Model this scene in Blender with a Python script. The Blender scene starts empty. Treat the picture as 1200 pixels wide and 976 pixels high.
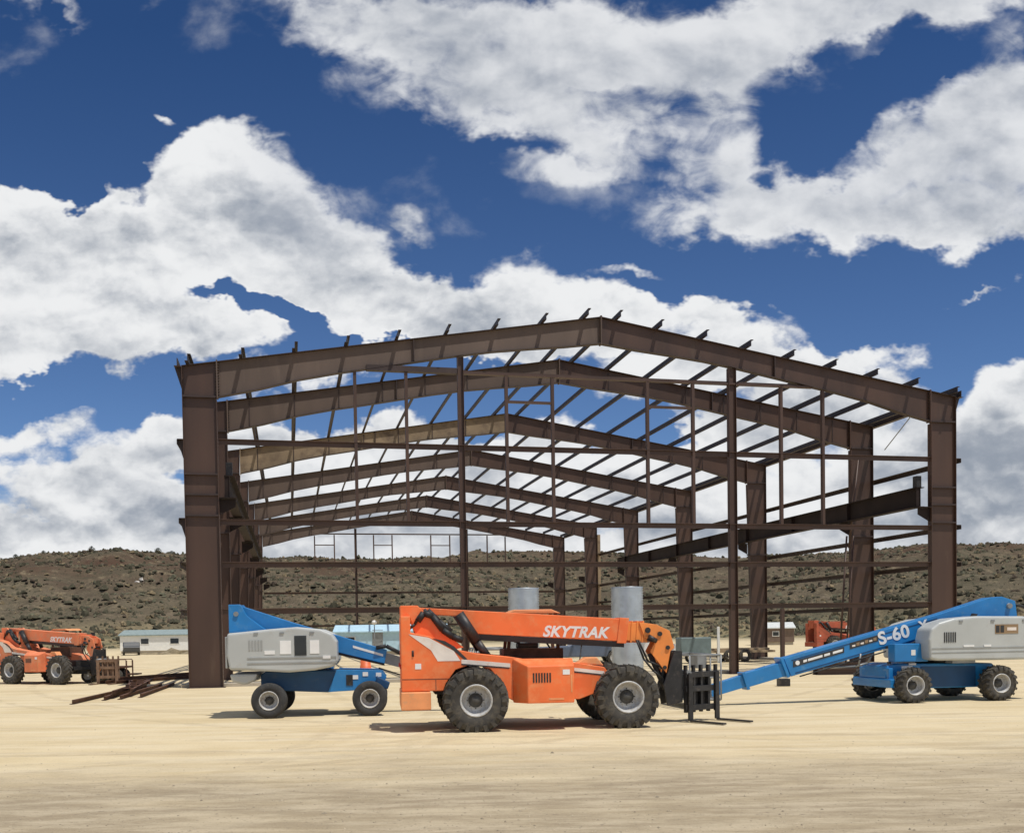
import bpy, bmesh, math, random
from mathutils import Vector, Matrix, noise
rnd = random.Random(7)
C = bpy.context.scene.collection
sc = bpy.context.scene
PI = math.pi

# ------------------------------------------------------------------ materials
def mat(name, col, rough=.6, metal=0., var=.12, dirt=None, dirt_amt=0., scale=3., bump=0., bscale=20., spec=.5, streak=False, coat=0.):
    m = bpy.data.materials.new(name); m.use_nodes = True
    nt = m.node_tree; N = nt.nodes; L = nt.links
    b = N['Principled BSDF']
    b.inputs['Roughness'].default_value = rough; b.inputs['Metallic'].default_value = metal
    b.inputs['Specular IOR Level'].default_value = spec
    if coat: b.inputs['Coat Weight'].default_value = coat
    tc = N.new('ShaderNodeTexCoord')
    n1 = N.new('ShaderNodeTexNoise'); n1.inputs['Scale'].default_value = scale; n1.inputs['Detail'].default_value = 6
    src = tc.outputs['Object']
    if streak:
        mp = N.new('ShaderNodeMapping'); mp.inputs['Scale'].default_value = (1, 1, .18)
        L.new(src, mp.inputs['Vector']); src = mp.outputs['Vector']
    L.new(src, n1.inputs['Vector'])
    mx = N.new('ShaderNodeMix'); mx.data_type = 'RGBA'
    lo = tuple(c*(1-var) for c in col)+(1,); hi = tuple(min(1, c*(1+var)) for c in col)+(1,)
    mr = N.new('ShaderNodeMapRange'); mr.inputs['From Min'].default_value = .35; mr.inputs['From Max'].default_value = .65
    L.new(n1.outputs['Fac'], mr.inputs['Value']); L.new(mr.outputs['Result'], mx.inputs['Factor'])
    mx.inputs['A'].default_value = lo; mx.inputs['B'].default_value = hi
    out = mx.outputs['Result']
    if dirt:
        n2 = N.new('ShaderNodeTexNoise'); n2.inputs['Scale'].default_value = scale*2.3; n2.inputs['Detail'].default_value = 8
        n2.inputs['Roughness'].default_value = .65
        L.new(src, n2.inputs['Vector'])
        m2 = N.new('ShaderNodeMapRange'); m2.inputs['From Min'].default_value = .62-.3*dirt_amt; m2.inputs['From Max'].default_value = .78-.2*dirt_amt
        m2.inputs['To Max'].default_value = min(1., .35+dirt_amt)
        L.new(n2.outputs['Fac'], m2.inputs['Value'])
        x2 = N.new('ShaderNodeMix'); x2.data_type = 'RGBA'
        L.new(m2.outputs['Result'], x2.inputs['Factor']); L.new(out, x2.inputs['A']); x2.inputs['B'].default_value = tuple(dirt)+(1,)
        out = x2.outputs['Result']
    L.new(out, b.inputs['Base Color'])
    if bump:
        nb = N.new('ShaderNodeTexNoise'); nb.inputs['Scale'].default_value = bscale; nb.inputs['Detail'].default_value = 6
        L.new(tc.outputs['Object'], nb.inputs['Vector'])
        bp = N.new('ShaderNodeBump'); bp.inputs['Strength'].default_value = bump; bp.inputs['Distance'].default_value = .02
        L.new(nb.outputs['Fac'], bp.inputs['Height']); L.new(bp.outputs['Normal'], b.inputs['Normal'])
    return m

DUST = (.42, .34, .22)
M = {}
M['primer'] = mat('brown_primer', (.068, .036, .024), .5, 0, .2, (.12, .082, .054), .12, .8, streak=True)
M['primer_paler'] = mat('paler_brown_primer', (.112, .078, .060), .65, 0, .16, (.17, .125, .095), .2, .7, streak=True)
M['primer_dark'] = mat('dark_primer', (.040, .024, .021), .6, 0, .2, (.08, .055, .04), .08, 1.0)
M['beam_shaded'] = mat('shaded_beam_primer', (.024, .015, .013), .7, 0, .25, (.05, .035, .028), .05, 1.0, spec=.25)  # primer darkened so the runway beams' shade sits in the colour
M['brick'] = mat('dull_brick_orange', (.42, .095, .045), .75, 0, .2, (.28, .12, .07), .35, 1.2)
M['purlin'] = mat('purlin_paint', (.036, .027, .028), .6, 0, .15, None, 0, 1.2)
M['tan_mud'] = mat('tan_coated_steel', (.27, .20, .125), .8, 0, .2, (.11, .075, .052), .45, .5)
M['orange'] = mat('faded_orange_paint', (.90, .185, .046), .5, 0, .09, (.86, .30, .115), .45, 1.6, bump=.02)
M['orange_old'] = mat('chalky_orange_paint', (.76, .22, .095), .7, 0, .15, (.60, .34, .20), .45, 1.4)
M['rust_pale'] = mat('pale_rusty_steel', (.20, .12, .075), .8, 0, .3, (.32, .22, .14), .3, 3)
M['orange_light'] = mat('yellow_orange_paint', (.88, .28, .06), .5, 0, .1, (.5, .3, .15), .1, 2.5)
M['orange_pale'] = mat('sun_bleached_orange', (.83, .33, .13), .6, 0, .1, DUST, .25, 3)
M['swoosh'] = mat('cream_decal', (.82, .74, .66), .5, 0, .08, (.75, .45, .3), .2, 4)
M['black'] = mat('black_steel', (.022, .021, .022), .5, .0, .3, (.12, .10, .08), .25, 4)
M['wear_shadow'] = mat('worn_shadowed_underside', (.02, .010, .008), .45, 0, .3)
M['hose'] = mat('rubber_hose', (.018, .018, .018), .6)
M['chrome'] = mat('cylinder_rod', (.6, .6, .6), .2, .9)
M['tyre'] = mat('dusty_tyre', (.058, .053, .046), .9, 0, .2, (.13, .112, .082), .5, 3, bump=.2, bscale=40)
M['tyre_dark'] = mat('foam_filled_tyre', (.040, .040, .040), .9, 0, .25, (.14, .12, .09), .22, 5, bump=.2, bscale=40)
M['rim'] = mat('grey_white_rim', (.52, .52, .51), .5, .1, .1, (.30, .25, .18), .45, 8)
M['hub'] = mat('dark_hub', (.075, .072, .066), .6, .2, .2, DUST, .1, 8)
M['cover'] = mat('silver_grey_fibreglass', (.47, .49, .475), .42, 0, .06, (.40, .36, .29), .12, 1.5, coat=.15)
M['cover_dark'] = mat('grey_fibreglass_end', (.33, .34, .33), .5, 0, .08)
M['blue'] = mat('bright_blue_paint', (.016, .20, .50), .38, 0, .1, (.12, .28, .44), .22, 2, coat=.2)
M['blue_dark'] = mat('dark_blue', (.008, .060, .16), .5, 0, .12, (.06, .1, .16), .15, 2)  # darker blue for chassis parts, an axle and boom edge lines
M['white'] = mat('white_lettering', (.82, .82, .80), .5, 0, .05)
M['decal_dark'] = mat('black_decal', (.035, .035, .035), .5)
M['decal_tan'] = mat('tan_decal', (.30, .20, .11), .5)
M['grey'] = mat('grey_metal', (.27, .28, .28), .5, .3, .15)
M['galv'] = mat('galvanised_steel', (.50, .54, .57), .38, .55, .12, (.36, .38, .38), .25, 2.5)
M['glass'] = mat('dark_window_glass', (.03, .035, .04), .1, 0, .1)
M['concrete'] = mat('dusty_concrete', (.42, .37, .29), .85, 0, .1, (.30, .26, .2), .2, 2)
M['rust'] = mat('rusty_steel', (.12, .058, .035), .8, 0, .3, (.22, .12, .07), .3, 3)
M['wood'] = mat('weathered_timber', (.36, .27, .17), .85, 0, .2)
M['siding'] = mat('white_siding', (.80, .80, .76), .6, 0, .04)
M['siding_blue'] = mat('pale_blue_siding', (.46, .66, .78), .6, 0, .06)
M['roof'] = mat('grey_green_roof', (.26, .32, .31), .6, 0, .08)
M['roof_pale'] = mat('pale_roof', (.62, .64, .62), .6, 0, .05)
M['brown_wall'] = mat('brown_wall', (.17, .12, .09), .8)
M['lamp_red'] = mat('red_lens', (.5, .03, .02), .3)
M['leaf'] = mat('juniper_foliage', (.040, .052, .026), .9, 0, .35, None, 0, 1)
M['bark'] = mat('juniper_bark', (.11, .08, .055), .9)
M['rock'] = mat('pale_rock', (.62, .58, .52), .9, 0, .1)
M['car_white'] = mat('white_car_paint', (.75, .75, .74), .3, 0, .03, coat=.4)
M['car_blue'] = mat('slate_blue_car_paint', (.10, .13, .19), .3, 0, .05, coat=.4)
M['car_dark'] = mat('charcoal_car_paint', (.045, .048, .052), .35, 0, .05, coat=.4)
M['orange_drum'] = mat('orange_plastic', (.80, .17, .06), .5)

def M_pebble():
    return mat('gravel_stone', (.36, .30, .21), .9, 0, .4, None, 0, 9.)
M['pebble'] = M_pebble()

# ------------------------------------------------------------------ mesh helpers
class MB:
    def __init__(s): s.bm = bmesh.new()
    def box(s, x0, x1, y0, y1, z0, z1, mi=0, rot=None):
        vs = [s.bm.verts.new((x, y, z)) for z in (z0, z1) for y in (y0, y1) for x in (x0, x1)]
        if rot: 
            for v in vs: v.co = rot @ v.co
        for f in ((0, 2, 3, 1), (4, 5, 7, 6), (0, 1, 5, 4), (2, 6, 7, 3), (0, 4, 6, 2), (1, 3, 7, 5)):
            s.bm.faces.new([vs[i] for i in f]).material_index = mi
        return s
    def prism(s, pts, y0, y1, mi=0, axis='y'):
        """outline in x-z swept along y (axis 'y'), or outline in x-y swept along z (axis 'z'), or y-z swept along x"""
        def P(a, b, t):
            return {'y': (a, t, b), 'z': (a, b, t), 'x': (t, a, b)}[axis]
        A = [s.bm.verts.new(P(a, b, y0)) for a, b in pts]; B = [s.bm.verts.new(P(a, b, y1)) for a, b in pts]
        n = len(pts); fs = [s.bm.faces.new(A), s.bm.faces.new(B[::-1])]
        for i in range(n):
            j = (i+1) % n; fs.append(s.bm.faces.new([A[j], A[i], B[i], B[j]]))
        for f in fs: f.material_index = mi
        return s
    def cyl(s, p0, p1, r0, r1=None, n=12, mi=0, smooth=True):
        r1 = r0 if r1 is None else r1
        p0 = Vector(p0); p1 = Vector(p1); d = (p1-p0).normalized()
        a = d.orthogonal().normalized(); b = d.cross(a)
        A = [s.bm.verts.new(p0+(a*math.cos(t)+b*math.sin(t))*r0) for t in [2*PI*i/n for i in range(n)]]
        B = [s.bm.verts.new(p1+(a*math.cos(t)+b*math.sin(t))*r1) for t in [2*PI*i/n for i in range(n)]]
        for i in range(n):
            j = (i+1) % n; f = s.bm.faces.new([A[i], A[j], B[j], B[i]]); f.smooth = smooth; f.material_index = mi
        s.bm.faces.new(A[::-1]).material_index = mi; s.bm.faces.new(B).material_index = mi
        return s
    def bar(s, p0, p1, w, h=None, mi=0):
        """rectangular bar between two points, w across, h along z-ish"""
        h = h or w; p0 = Vector(p0); p1 = Vector(p1); d = (p1-p0).normalized()
        up = Vector((0, 0, 1)) if abs(d.z) < .9 else Vector((0, 1, 0))
        a = d.cross(up).normalized(); b = a.cross(d)
        vs = [s.bm.verts.new(p+a*sx*w/2+b*sz*h/2) for p in (p0, p1) for sx, sz in ((-1, -1), (1, -1), (1, 1), (-1, 1))]
        for f in ((3, 2, 1, 0), (4, 5, 6, 7), (0, 1, 5, 4), (1, 2, 6, 5), (2, 3, 7, 6), (3, 0, 4, 7)):
            s.bm.faces.new([vs[i] for i in f]).material_index = mi
        return s
    def tube(s, pts, r, n=8, mi=0):
        for a, b in zip(pts[:-1], pts[1:]): s.cyl(a, b, r, r, n, mi)
        return s
    def lathe_y(s, prof, c, n=40, mi=0):
        """profile of (radius, y) turned about the y axis through c"""
        rings = []
        for r, y in prof:
            rings.append([s.bm.verts.new((c[0]+r*math.cos(2*PI*i/n), c[1]+y, c[2]+r*math.sin(2*PI*i/n))) for i in range(n)])
        for a, b in zip(rings[:-1], rings[1:]):
            for i in range(n):
                j = (i+1) % n; f = s.bm.faces.new([a[i], a[j], b[j], b[i]]); f.smooth = True; f.material_index = mi
        return s
    def lathe_z(s, prof, c, n=40, mi=0, cap=True):
        rings = []
        for r, z in prof:
            rings.append([s.bm.verts.new((c[0]+r*math.cos(2*PI*i/n), c[1]+r*math.sin(2*PI*i/n), c[2]+z)) for i in range(n)])
        for a, b in zip(rings[:-1], rings[1:]):
            for i in range(n):
                j = (i+1) % n; f = s.bm.faces.new([a[i], a[j], b[j], b[i]]); f.smooth = True; f.material_index = mi
        if cap: s.bm.faces.new(rings[-1]).material_index = mi
        return s
    def xf(s, m):
        bmesh.ops.transform(s.bm, matrix=m, verts=s.bm.verts[:]); return s
    def pieces(s):
        """loose islands gathered into far-apart pieces (lists of vertex indices)"""
        bm = s.bm; bm.verts.index_update(); seen = set(); isl = []
        for v in bm.verts:
            if v.index in seen: continue
            st = [v]; seen.add(v.index); cur = []
            while st:
                x = st.pop(); cur.append(x)
                for e in x.link_edges:
                    y = e.other_vert(x)
                    if y.index not in seen: seen.add(y.index); st.append(y)
            isl.append(cur)
            if len(isl) > 150: return None
        if len(isl) < 2: return None
        bb = []
        for c in isl:
            lo = [min(v.co[k] for v in c) for k in range(3)]; hi = [max(v.co[k] for v in c) for k in range(3)]
            bb.append((lo, hi, max(hi[k]-lo[k] for k in range(3))))
        par = list(range(len(isl)))
        def fd(i):
            while par[i] != i: i = par[i]
            return i
        for i in range(len(isl)):
            for j in range(i):
                g = math.sqrt(sum(max(0, bb[i][0][k]-bb[j][1][k], bb[j][0][k]-bb[i][1][k])**2 for k in range(3)))
                if g <= max(.018, .45*max(bb[i][2], bb[j][2])): par[fd(i)] = fd(j)
        gr = {}
        for i, c in enumerate(isl): gr.setdefault(fd(i), []).extend(v.index for v in c)
        return list(gr.values()) if len(gr) > 1 else None
    def build(s, name, mats, parent=None, bevel=0., seg=2, label=None, split=True):
        ps_ = s.pieces() if split else None
        if ps_:
            first = None
            for idx in ps_:
                keep = set(idx); b2 = MB(); b2.bm.free(); b2.bm = s.bm.copy(); b2.bm.verts.index_update()
                bmesh.ops.delete(b2.bm, geom=[v for v in b2.bm.verts if v.index not in keep], context='VERTS')
                o = b2.build(name, mats, parent, bevel, seg, label, False); first = first or o
            s.bm.free(); return first
        bmesh.ops.recalc_face_normals(s.bm, faces=s.bm.faces[:])
        me = bpy.data.meshes.new(name); s.bm.to_mesh(me); s.bm.free()
        for m in (mats if isinstance(mats, (list, tuple)) else [mats]): me.materials.append(m)
        o = bpy.data.objects.new(name, me); C.objects.link(o)
        if parent: o.parent = parent
        if bevel:
            md = o.modifiers.new('bevel', 'BEVEL'); md.width = bevel; md.segments = seg; md.limit_method = 'ANGLE'; md.angle_limit = math.radians(35)
        if label: o['label'] = label
        return o

def thing(name, label, cat, loc=(0, 0, 0), rz=0., group=None):
    o = bpy.data.objects.new(name, None); C.objects.link(o); o.empty_display_size = .3
    o.location = loc; o.rotation_euler = (0, 0, rz); o['label'] = label; o['category'] = cat
    if group: o['group'] = group
    return o
def tag(o, label, cat, group=None):
    o['label'] = label; o['category'] = cat
    if group: o['group'] = group
    return o
def kids(o): return [c for c in bpy.data.objects if c.parent == o]
def copy_tree(o, parent=None, depth=0):
    c = o.copy(); C.objects.link(c)
    if depth: c.parent = parent
    for ch in kids(o): copy_tree(ch, c, depth+1)
    return c
def text_mesh(name, body, size, loc, slope, yface, mat_, parent, shear=0., bold=0., flip=False, sx=1.):
    cu = bpy.data.curves.new('txt', 'FONT'); cu.body = body; cu.size = size; cu.shear = shear; cu.offset = bold; cu.extrude = .002
    cu.space_character = 1.05
    to = bpy.data.objects.new('txt', cu)
    me = bpy.data.meshes.new_from_object(to)
    bpy.data.objects.remove(to)
    me.materials.clear(); me.materials.append(mat_)
    me.transform(Matrix.Translation((loc[0], yface, loc[1])) @ Matrix.Rotation(-slope, 4, 'Y') @ Matrix.Rotation(PI/2, 4, 'X') @ Matrix.Diagonal((sx, 1, 1, 1)))
    o = bpy.data.objects.new(name, me); C.objects.link(o); o.parent = parent
    return o

# ------------------------------------------------------------------ camera
H = 1.95; F = 1174.85; pitch = math.radians(1.667); roll = math.radians(.8994)
cam = bpy.data.cameras.new('camera'); co = bpy.data.objects.new('camera', cam); C.objects.link(co); sc.camera = co
cam.sensor_width = 36; cam.lens = 36*F/1200; cam.shift_y = (774.93-488)/1200; cam.clip_end = 20000; cam.clip_start = .1
d = Vector((0, math.cos(pitch), -math.sin(pitch)))
q = d.to_track_quat('-Z', 'Y').to_matrix().to_4x4()
co.matrix_world = Matrix.Translation((0, 0, H)) @ q @ Matrix.Rotation(-roll, 4, 'Z')

# ------------------------------------------------------------------ sun + sky
el = math.radians(67); sv = Vector((.74*math.cos(el), -.67*math.cos(el), math.sin(el))).normalized()
sun = bpy.data.lights.new('sun', 'SUN'); sun.energy = 3.6; sun.angle = math.radians(.53); sun.color = (1, .955, .88)
so = bpy.data.objects.new('sun', sun); C.objects.link(so); so.rotation_euler = sv.to_track_quat('Z', 'Y').to_euler(); so.location = (0, 0, 60)

w = bpy.data.worlds.new('World'); sc.world = w; w.use_nodes = True
nt = w.node_tree; N = nt.nodes; L = nt.links
for n in list(N): N.remove(n)
def val(x): return x
def setin(sock, v):
    if isinstance(v, bpy.types.NodeSocket): L.new(v, sock)
    else: sock.default_value = v
def mth(op, a, b=0., c=0., clamp=False):
    n = N.new('ShaderNodeMath'); n.operation = op; n.use_clamp = clamp
    setin(n.inputs[0], a); setin(n.inputs[1], b); setin(n.inputs[2], c)
    return n.outputs[0]
def vmth(op, a, b):
    n = N.new('ShaderNodeVectorMath'); n.operation = op; setin(n.inputs[0], a)
    if op == 'SCALE': setin(n.inputs['Scale'], b)
    else: setin(n.inputs[1], b)
    return n.outputs[0]
def rng(x, a, b, lo=0., hi=1., smooth=True):
    n = N.new('ShaderNodeMapRange'); n.interpolation_type = 'SMOOTHSTEP' if smooth else 'LINEAR'
    setin(n.inputs['Value'], x); setin(n.inputs['From Min'], a); setin(n.inputs['From Max'], b); setin(n.inputs['To Min'], lo); setin(n.inputs['To Max'], hi)
    return n.outputs['Result']
def mixc(f, a, b):
    n = N.new('ShaderNodeMix'); n.data_type = 'RGBA'; setin(n.inputs['Factor'], f); setin(n.inputs['A'], a); setin(n.inputs['B'], b)
    return n.outputs['Result']
def fbm(vec, scale, det, rough=.55, dist=0., out='Fac'):
    n = N.new('ShaderNodeTexNoise'); n.noise_dimensions = '3D' if vec is DIR else '2D'; n.inputs['Scale'].default_value = scale; n.inputs['Detail'].default_value = det
    n.inputs['Roughness'].default_value = rough; n.inputs['Distortion'].default_value = dist
    L.new(vec, n.inputs['Vector']); return n.outputs[out]
tc = N.new('ShaderNodeTexCoord'); DIR = tc.outputs['Generated']
sep = N.new('ShaderNodeSeparateXYZ'); L.new(DIR, sep.inputs[0])
ay = mth('MAXIMUM', mth('ABSOLUTE', sep.outputs['Y']), .22)
cu_ = mth('DIVIDE', sep.outputs['X'], ay); cv_ = mth('DIVIDE', sep.outputs['Z'], ay)
cmb = N.new('ShaderNodeCombineXYZ'); L.new(cu_, cmb.inputs[0]); L.new(cv_, cmb.inputs[1])
P0 = cmb.outputs[0]
# flattened domain: clouds get thinner towards the horizon
cmb2 = N.new('ShaderNodeCombineXYZ'); L.new(cu_, cmb2.inputs[0]); L.new(mth('MULTIPLY', cv_, 1.45), cmb2.inputs[1])
P2 = cmb2.outputs[0]
warp = vmth('SCALE', vmth('SUBTRACT', fbm(P2, 8, 5, .6, 0, 'Color'), (.5, .5, .5)), .10)
Pw = vmth('ADD', P0, warp)
A0 = 1/1175.
def uvd(px, py):            # tangent-plane direction of a spot in the sky (roll of the camera removed)
    a = (px-600)*A0; b = (758-py)*A0 if False else (775-py)*A0
    u = a*math.cos(roll)+b*math.sin(roll); v = -a*math.sin(roll)+b*math.cos(roll)
    return u/math.cos(pitch), (v-math.tan(pitch))
BL = [ # centre, radii, tilt (deg, image clockwise), weight
 # tall cumulus on the left and its long tail
 (262, 215, 62, 48, 10, 1.1), (205, 250, 72, 44, -20, 1.), (140, 262, 46, 30, -10, .8), (330, 255, 90, 56, 32, 1.), (300, 315, 150, 52, 12, 1.1), (420, 335, 100, 44, 24, 1.), (520, 362, 90, 34, 10, .9), (640, 348, 62, 38, 0, 1.), (700, 372, 56, 26, 10, .7), (590, 375, 80, 26, 0, .8), (470, 380, 60, 24, 0, .6),
 (30, 290, 62, 44, 0, 1.), (80, 320, 90, 46, 12, 1.), (180, 330, 90, 40, 14, .8), (60, 385, 110, 42, 0, 1.), (190, 385, 90, 28, 6, .9), (270, 398, 64, 22, 6, .8), (110, 428, 60, 16, 0, .5), (20, 420, 40, 22, 0, .6),
 (300, 358, 90, 15, 16, -1.05), (235, 350, 40, 11, 8, -.5), (375, 388, 50, 15, 25, -.75), (168, 252, 22, 30, -20, -.9), (60, 245, 50, 16, 20, -.5), (80, 466, 200, 15, 0, -.8), (200, 440, 40, 10, -10, -.5),
 (470, 396, 90, 18, 4, .8), (620, 388, 90, 22, 0, .8), (90, 232, 40, 18, 30, -.9), (35, 248, 26, 14, 0, .4),
 # thin tail right of the ridge
 (850, 380, 92, 17, 6, .75), (735, 320, 34, 9, 5, .55), (900, 408, 90, 13, 8, .5), (780,372,60,16,0,.5),
 # low bank behind the frame
 (40, 512, 90, 20, -4, .9), (180, 520, 52, 22, -12, .85), (205, 500, 24, 14, 0, .6), (110, 560, 130, 22, 0, .8), (90, 600, 170, 26, 0, .85), (150, 640, 170, 24, 0, .9), (0, 640, 120, 22, 0, .8), (500, 655, 260, 26, 0, 1.1), (850, 655, 200, 26, 0, 1.), (1150, 650, 140, 30, 0, 1.), (60, 660, 200, 18, 0, 1.), (210, 560, 24, 12, 0, -.5),
 (330, 448, 90, 14, -6, .8), (800, 430, 130, 26, 8, .9), (720, 455, 60, 18, 10, .6), (640, 520, 130, 20, 8, .8), (840, 500, 70, 20, 10, .7), (960, 430, 60, 16, 0, .6), (330, 590, 150, 46, 0, .9), (340, 468, 74, 13, -8, .6), (320, 520, 100, 22, -3, .8), (540, 548, 110, 26, 4, .95), (450, 520, 110, 24, -4, .8), (620, 565, 130, 28, 4, .9), (760, 545, 80, 22, 6, .8), (620, 610, 230, 42, 0, .9), (900, 540, 130, 44, 0, .85), (890, 455, 90, 22, 14, .85), (980, 470, 70, 34, 0, .8), (720, 560, 120, 24, 6, .8), (880, 625, 80, 18, 0, .6),
 (1165, 540, 84, 70, 0, 1.1), (1090, 600, 130, 44, 0, .95), (1185, 470, 44, 38, -30, .9), (1060, 530, 60, 50, 0, .8), (1060, 428, 34, 11, 5, .45),
 (500, 430, 110, 14, 8, -.9), (680, 482, 90, 11, 16, -.8), (550, 478, 60, 14, 20, -.8), (780, 508, 50, 9, 15, -.6),
 # high broken sheet, upper right
 (400, 28, 100, 34, 14, .7), (470, 75, 90, 40, 16, .75), (560, 118, 72, 34, 16, .75), (600, 55, 110, 48, 6, .9), (700, 62, 100, 52, 0, .9), (800, 92, 110, 30, -8, .8), (880, 52, 120, 26, -10, .85), (990, 22, 110, 26, -6, .9), (1130, 12, 100, 20, -4, .85),
 (690, 200, 80, 20, 4, .8), (650, 150, 100, 20, 6, .55), (740, 165, 70, 20, -10, .55), (830, 150, 48, 56, 20, .8), (560, 60, 180, 70, 10, .3), (760, 90, 160, 60, 0, .3), (720, 215, 110, 30, 0, .22), (870, 255, 110, 36, 0, .25), (1080, 30, 160, 30, -4, .4), (1010, 130, 60, 22, -30, -.5), (860, 215, 46, 34, 20, .75), (810, 262, 50, 20, -6, .65), (880, 278, 60, 18, 14, .6), (940, 238, 60, 22, -8, .6),
 (1050, 232, 90, 50, 10, 1.1), (1130, 195, 100, 64, -12, 1.2), (1190, 125, 80, 40, 20, 1.), (1120, 130, 44, 18, -10, .6), (1150, 262, 100, 30, 4, .9), (1000, 255, 80, 30, 8, .8), (930, 262, 60, 20, 0, .6),
 (955, 150, 56, 20, -30, -1.), (1060, 85, 60, 14, -16, -.8), (898, 226, 20, 9, 10, -.9), (640, 180, 60, 10, 10, -.5), (950, 195, 34, 20, 0, -.6), (700, 118, 50, 9, 0, -.4),
 (1142, 340, 46, 7, -14, .7), (1095, 362, 20, 6, 0, .45), (50, 18, 60, 10, 12, .5), (95, 32, 30, 8, 20, .3), (200, 152, 12, 9, 40, .55), (480, 268, 26, 13, 15, .6), (178, 8, 20, 10, 0, .35),
]
def blobs(tab):
    acc = None
    for (cx, cy_, rx, ry, rot, wt) in tab:
        u0, v0 = uvd(cx, cy_)
        mp = N.new('ShaderNodeMapping'); mp.vector_type = 'TEXTURE'
        mp.inputs['Location'].default_value = (u0, v0, 0); mp.inputs['Rotation'].default_value = (0, 0, -math.radians(rot))
        mp.inputs['Scale'].default_value = (rx*A0/.6, ry*A0/.6, 1)
        L.new(Pw, mp.inputs['Vector'])
        g = N.new('ShaderNodeTexGradient'); g.gradient_type = 'SPHERICAL'; L.new(mp.outputs[0], g.inputs[0])
        acc = mth('MULTIPLY_ADD', g.outputs['Fac'], wt, acc if acc is not None else 0.)
    return acc
acc = blobs(BL)
tone = blobs([(250, 185, 75, 26, 12, .5), (350, 225, 90, 22, 34, .45), (150, 235, 60, 22, -20, .35), (640, 325, 80, 22, 10, .5), (60, 300, 80, 26, 6, .35), (60, 372, 60, 18, 0, .4), (500, 345, 60, 16, 14, .3), (460, 330, 40, 20, 20, .2),
    (190, 275, 90, 22, 6, -.55), (390, 300, 90, 26, 28, -.55), (300, 262, 60, 18, 10, -.45), (560, 385, 110, 20, 4, -.55), (280, 335, 100, 16, 8, -.3), (150, 345, 100, 16, 8, -.35), (240, 398, 90, 18, 6, -.5), (110, 420, 90, 18, 0, -.35),
    (50, 490, 60, 10, 0, .3), (170, 500, 60, 12, -15, .35), (80, 535, 130, 14, 0, -.45), (60, 585, 120, 10, 0, .35), (120, 615, 160, 16, 0, -.55), (40, 642, 90, 8, 0, .4), (330, 620, 160, 22, 0, -.35), (420, 570, 120, 20, 0, .3),
    (1160, 440, 60, 24, -30, .5), (1150, 560, 110, 70, 0, -.75), (1060, 500, 60, 22, 0, .4), (900, 610, 120, 26, 0, .2), (600, 95, 140, 30, 6, -.3), (480, 60, 60, 16, 16, .3), (1100, 250, 120, 22, 6, -.35), (1100, 190, 90, 20, -16, .35), (860, 375, 80, 9, 6, .3)])
# the same weather outside the part of the sky seen in the photograph
outside = mth('MAXIMUM', rng(mth('ABSOLUTE', cu_), .52, .75), rng(cv_, .66, .85))
outside = mth('MAXIMUM', outside, mth('LESS_THAN', sep.outputs['Y'], 0.))
gen = mth('MULTIPLY', rng(fbm(DIR, 2.2, 3, .5), .42, .62), .75)
cov = mth('ADD', mth('MULTIPLY', mth('MINIMUM', acc, 1.15), mth('SUBTRACT', 1., outside)), mth('MULTIPLY', gen, outside))
def vor(vec, scale, det, rough=.5):
    n = N.new('ShaderNodeTexVoronoi'); n.feature = 'F1'; n.voronoi_dimensions = '2D'; n.inputs['Scale'].default_value = scale; n.inputs['Detail'].default_value = det
    n.inputs['Roughness'].default_value = rough; n.normalize = True; L.new(vec, n.inputs['Vector']); return n.outputs['Distance']
Pj = vmth('ADD', P2, vmth('SCALE', vmth('SUBTRACT', fbm(P2, 16, 6, .6, 0, 'Color'), (.5, .5, .5)), .055))
SUNUP = (.004, .012, 0.)
puff = mth('SUBTRACT', 1., vor(Pj, 13, 4, .55)); puffb = mth('SUBTRACT', 1., vor(vmth('ADD', Pj, SUNUP), 13, 2, .55))
n1 = fbm(P2, 9, 9, .53, .1)
n1b = fbm(vmth('ADD', P2, (.007, .024, 0.)), 9, 9, .53, .1)
n2 = fbm(P2, 24, 7, .55, .5)
n3 = fbm(P2, 5.5, 4, .5)
hi_ = mth('MAXIMUM', mth('MULTIPLY', rng(cv_, .33, .44), rng(cu_, -.30, -.18)), rng(cv_, .52, .60))       # high thin sheet: softer and more broken
lo_ = mth('SUBTRACT', 1., hi_)
base = mth('ADD', mth('MINIMUM', cov, 1.05), mth('MULTIPLY', mth('SUBTRACT', n1, .5), mth('ADD', .85, mth('MULTIPLY', hi_, .75))))
D = mth('ADD', base, mth('MULTIPLY', mth('MULTIPLY', mth('SUBTRACT', n2, .5), rng(cov, .02, .45)), mth('ADD', .22, mth('MULTIPLY', hi_, .75))))
D = mth('ADD', D, mth('MULTIPLY', mth('SUBTRACT', puff, .72), mth('MULTIPLY', lo_, .80)))
alpha = rng(D, mth('SUBTRACT', .26, mth('MULTIPLY', hi_, .16)), mth('ADD', .62, mth('MULTIPLY', hi_, .36)))
alpha = mth('MULTIPLY', alpha, mth('SUBTRACT', 1., mth('MULTIPLY', hi_, .12)))
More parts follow.
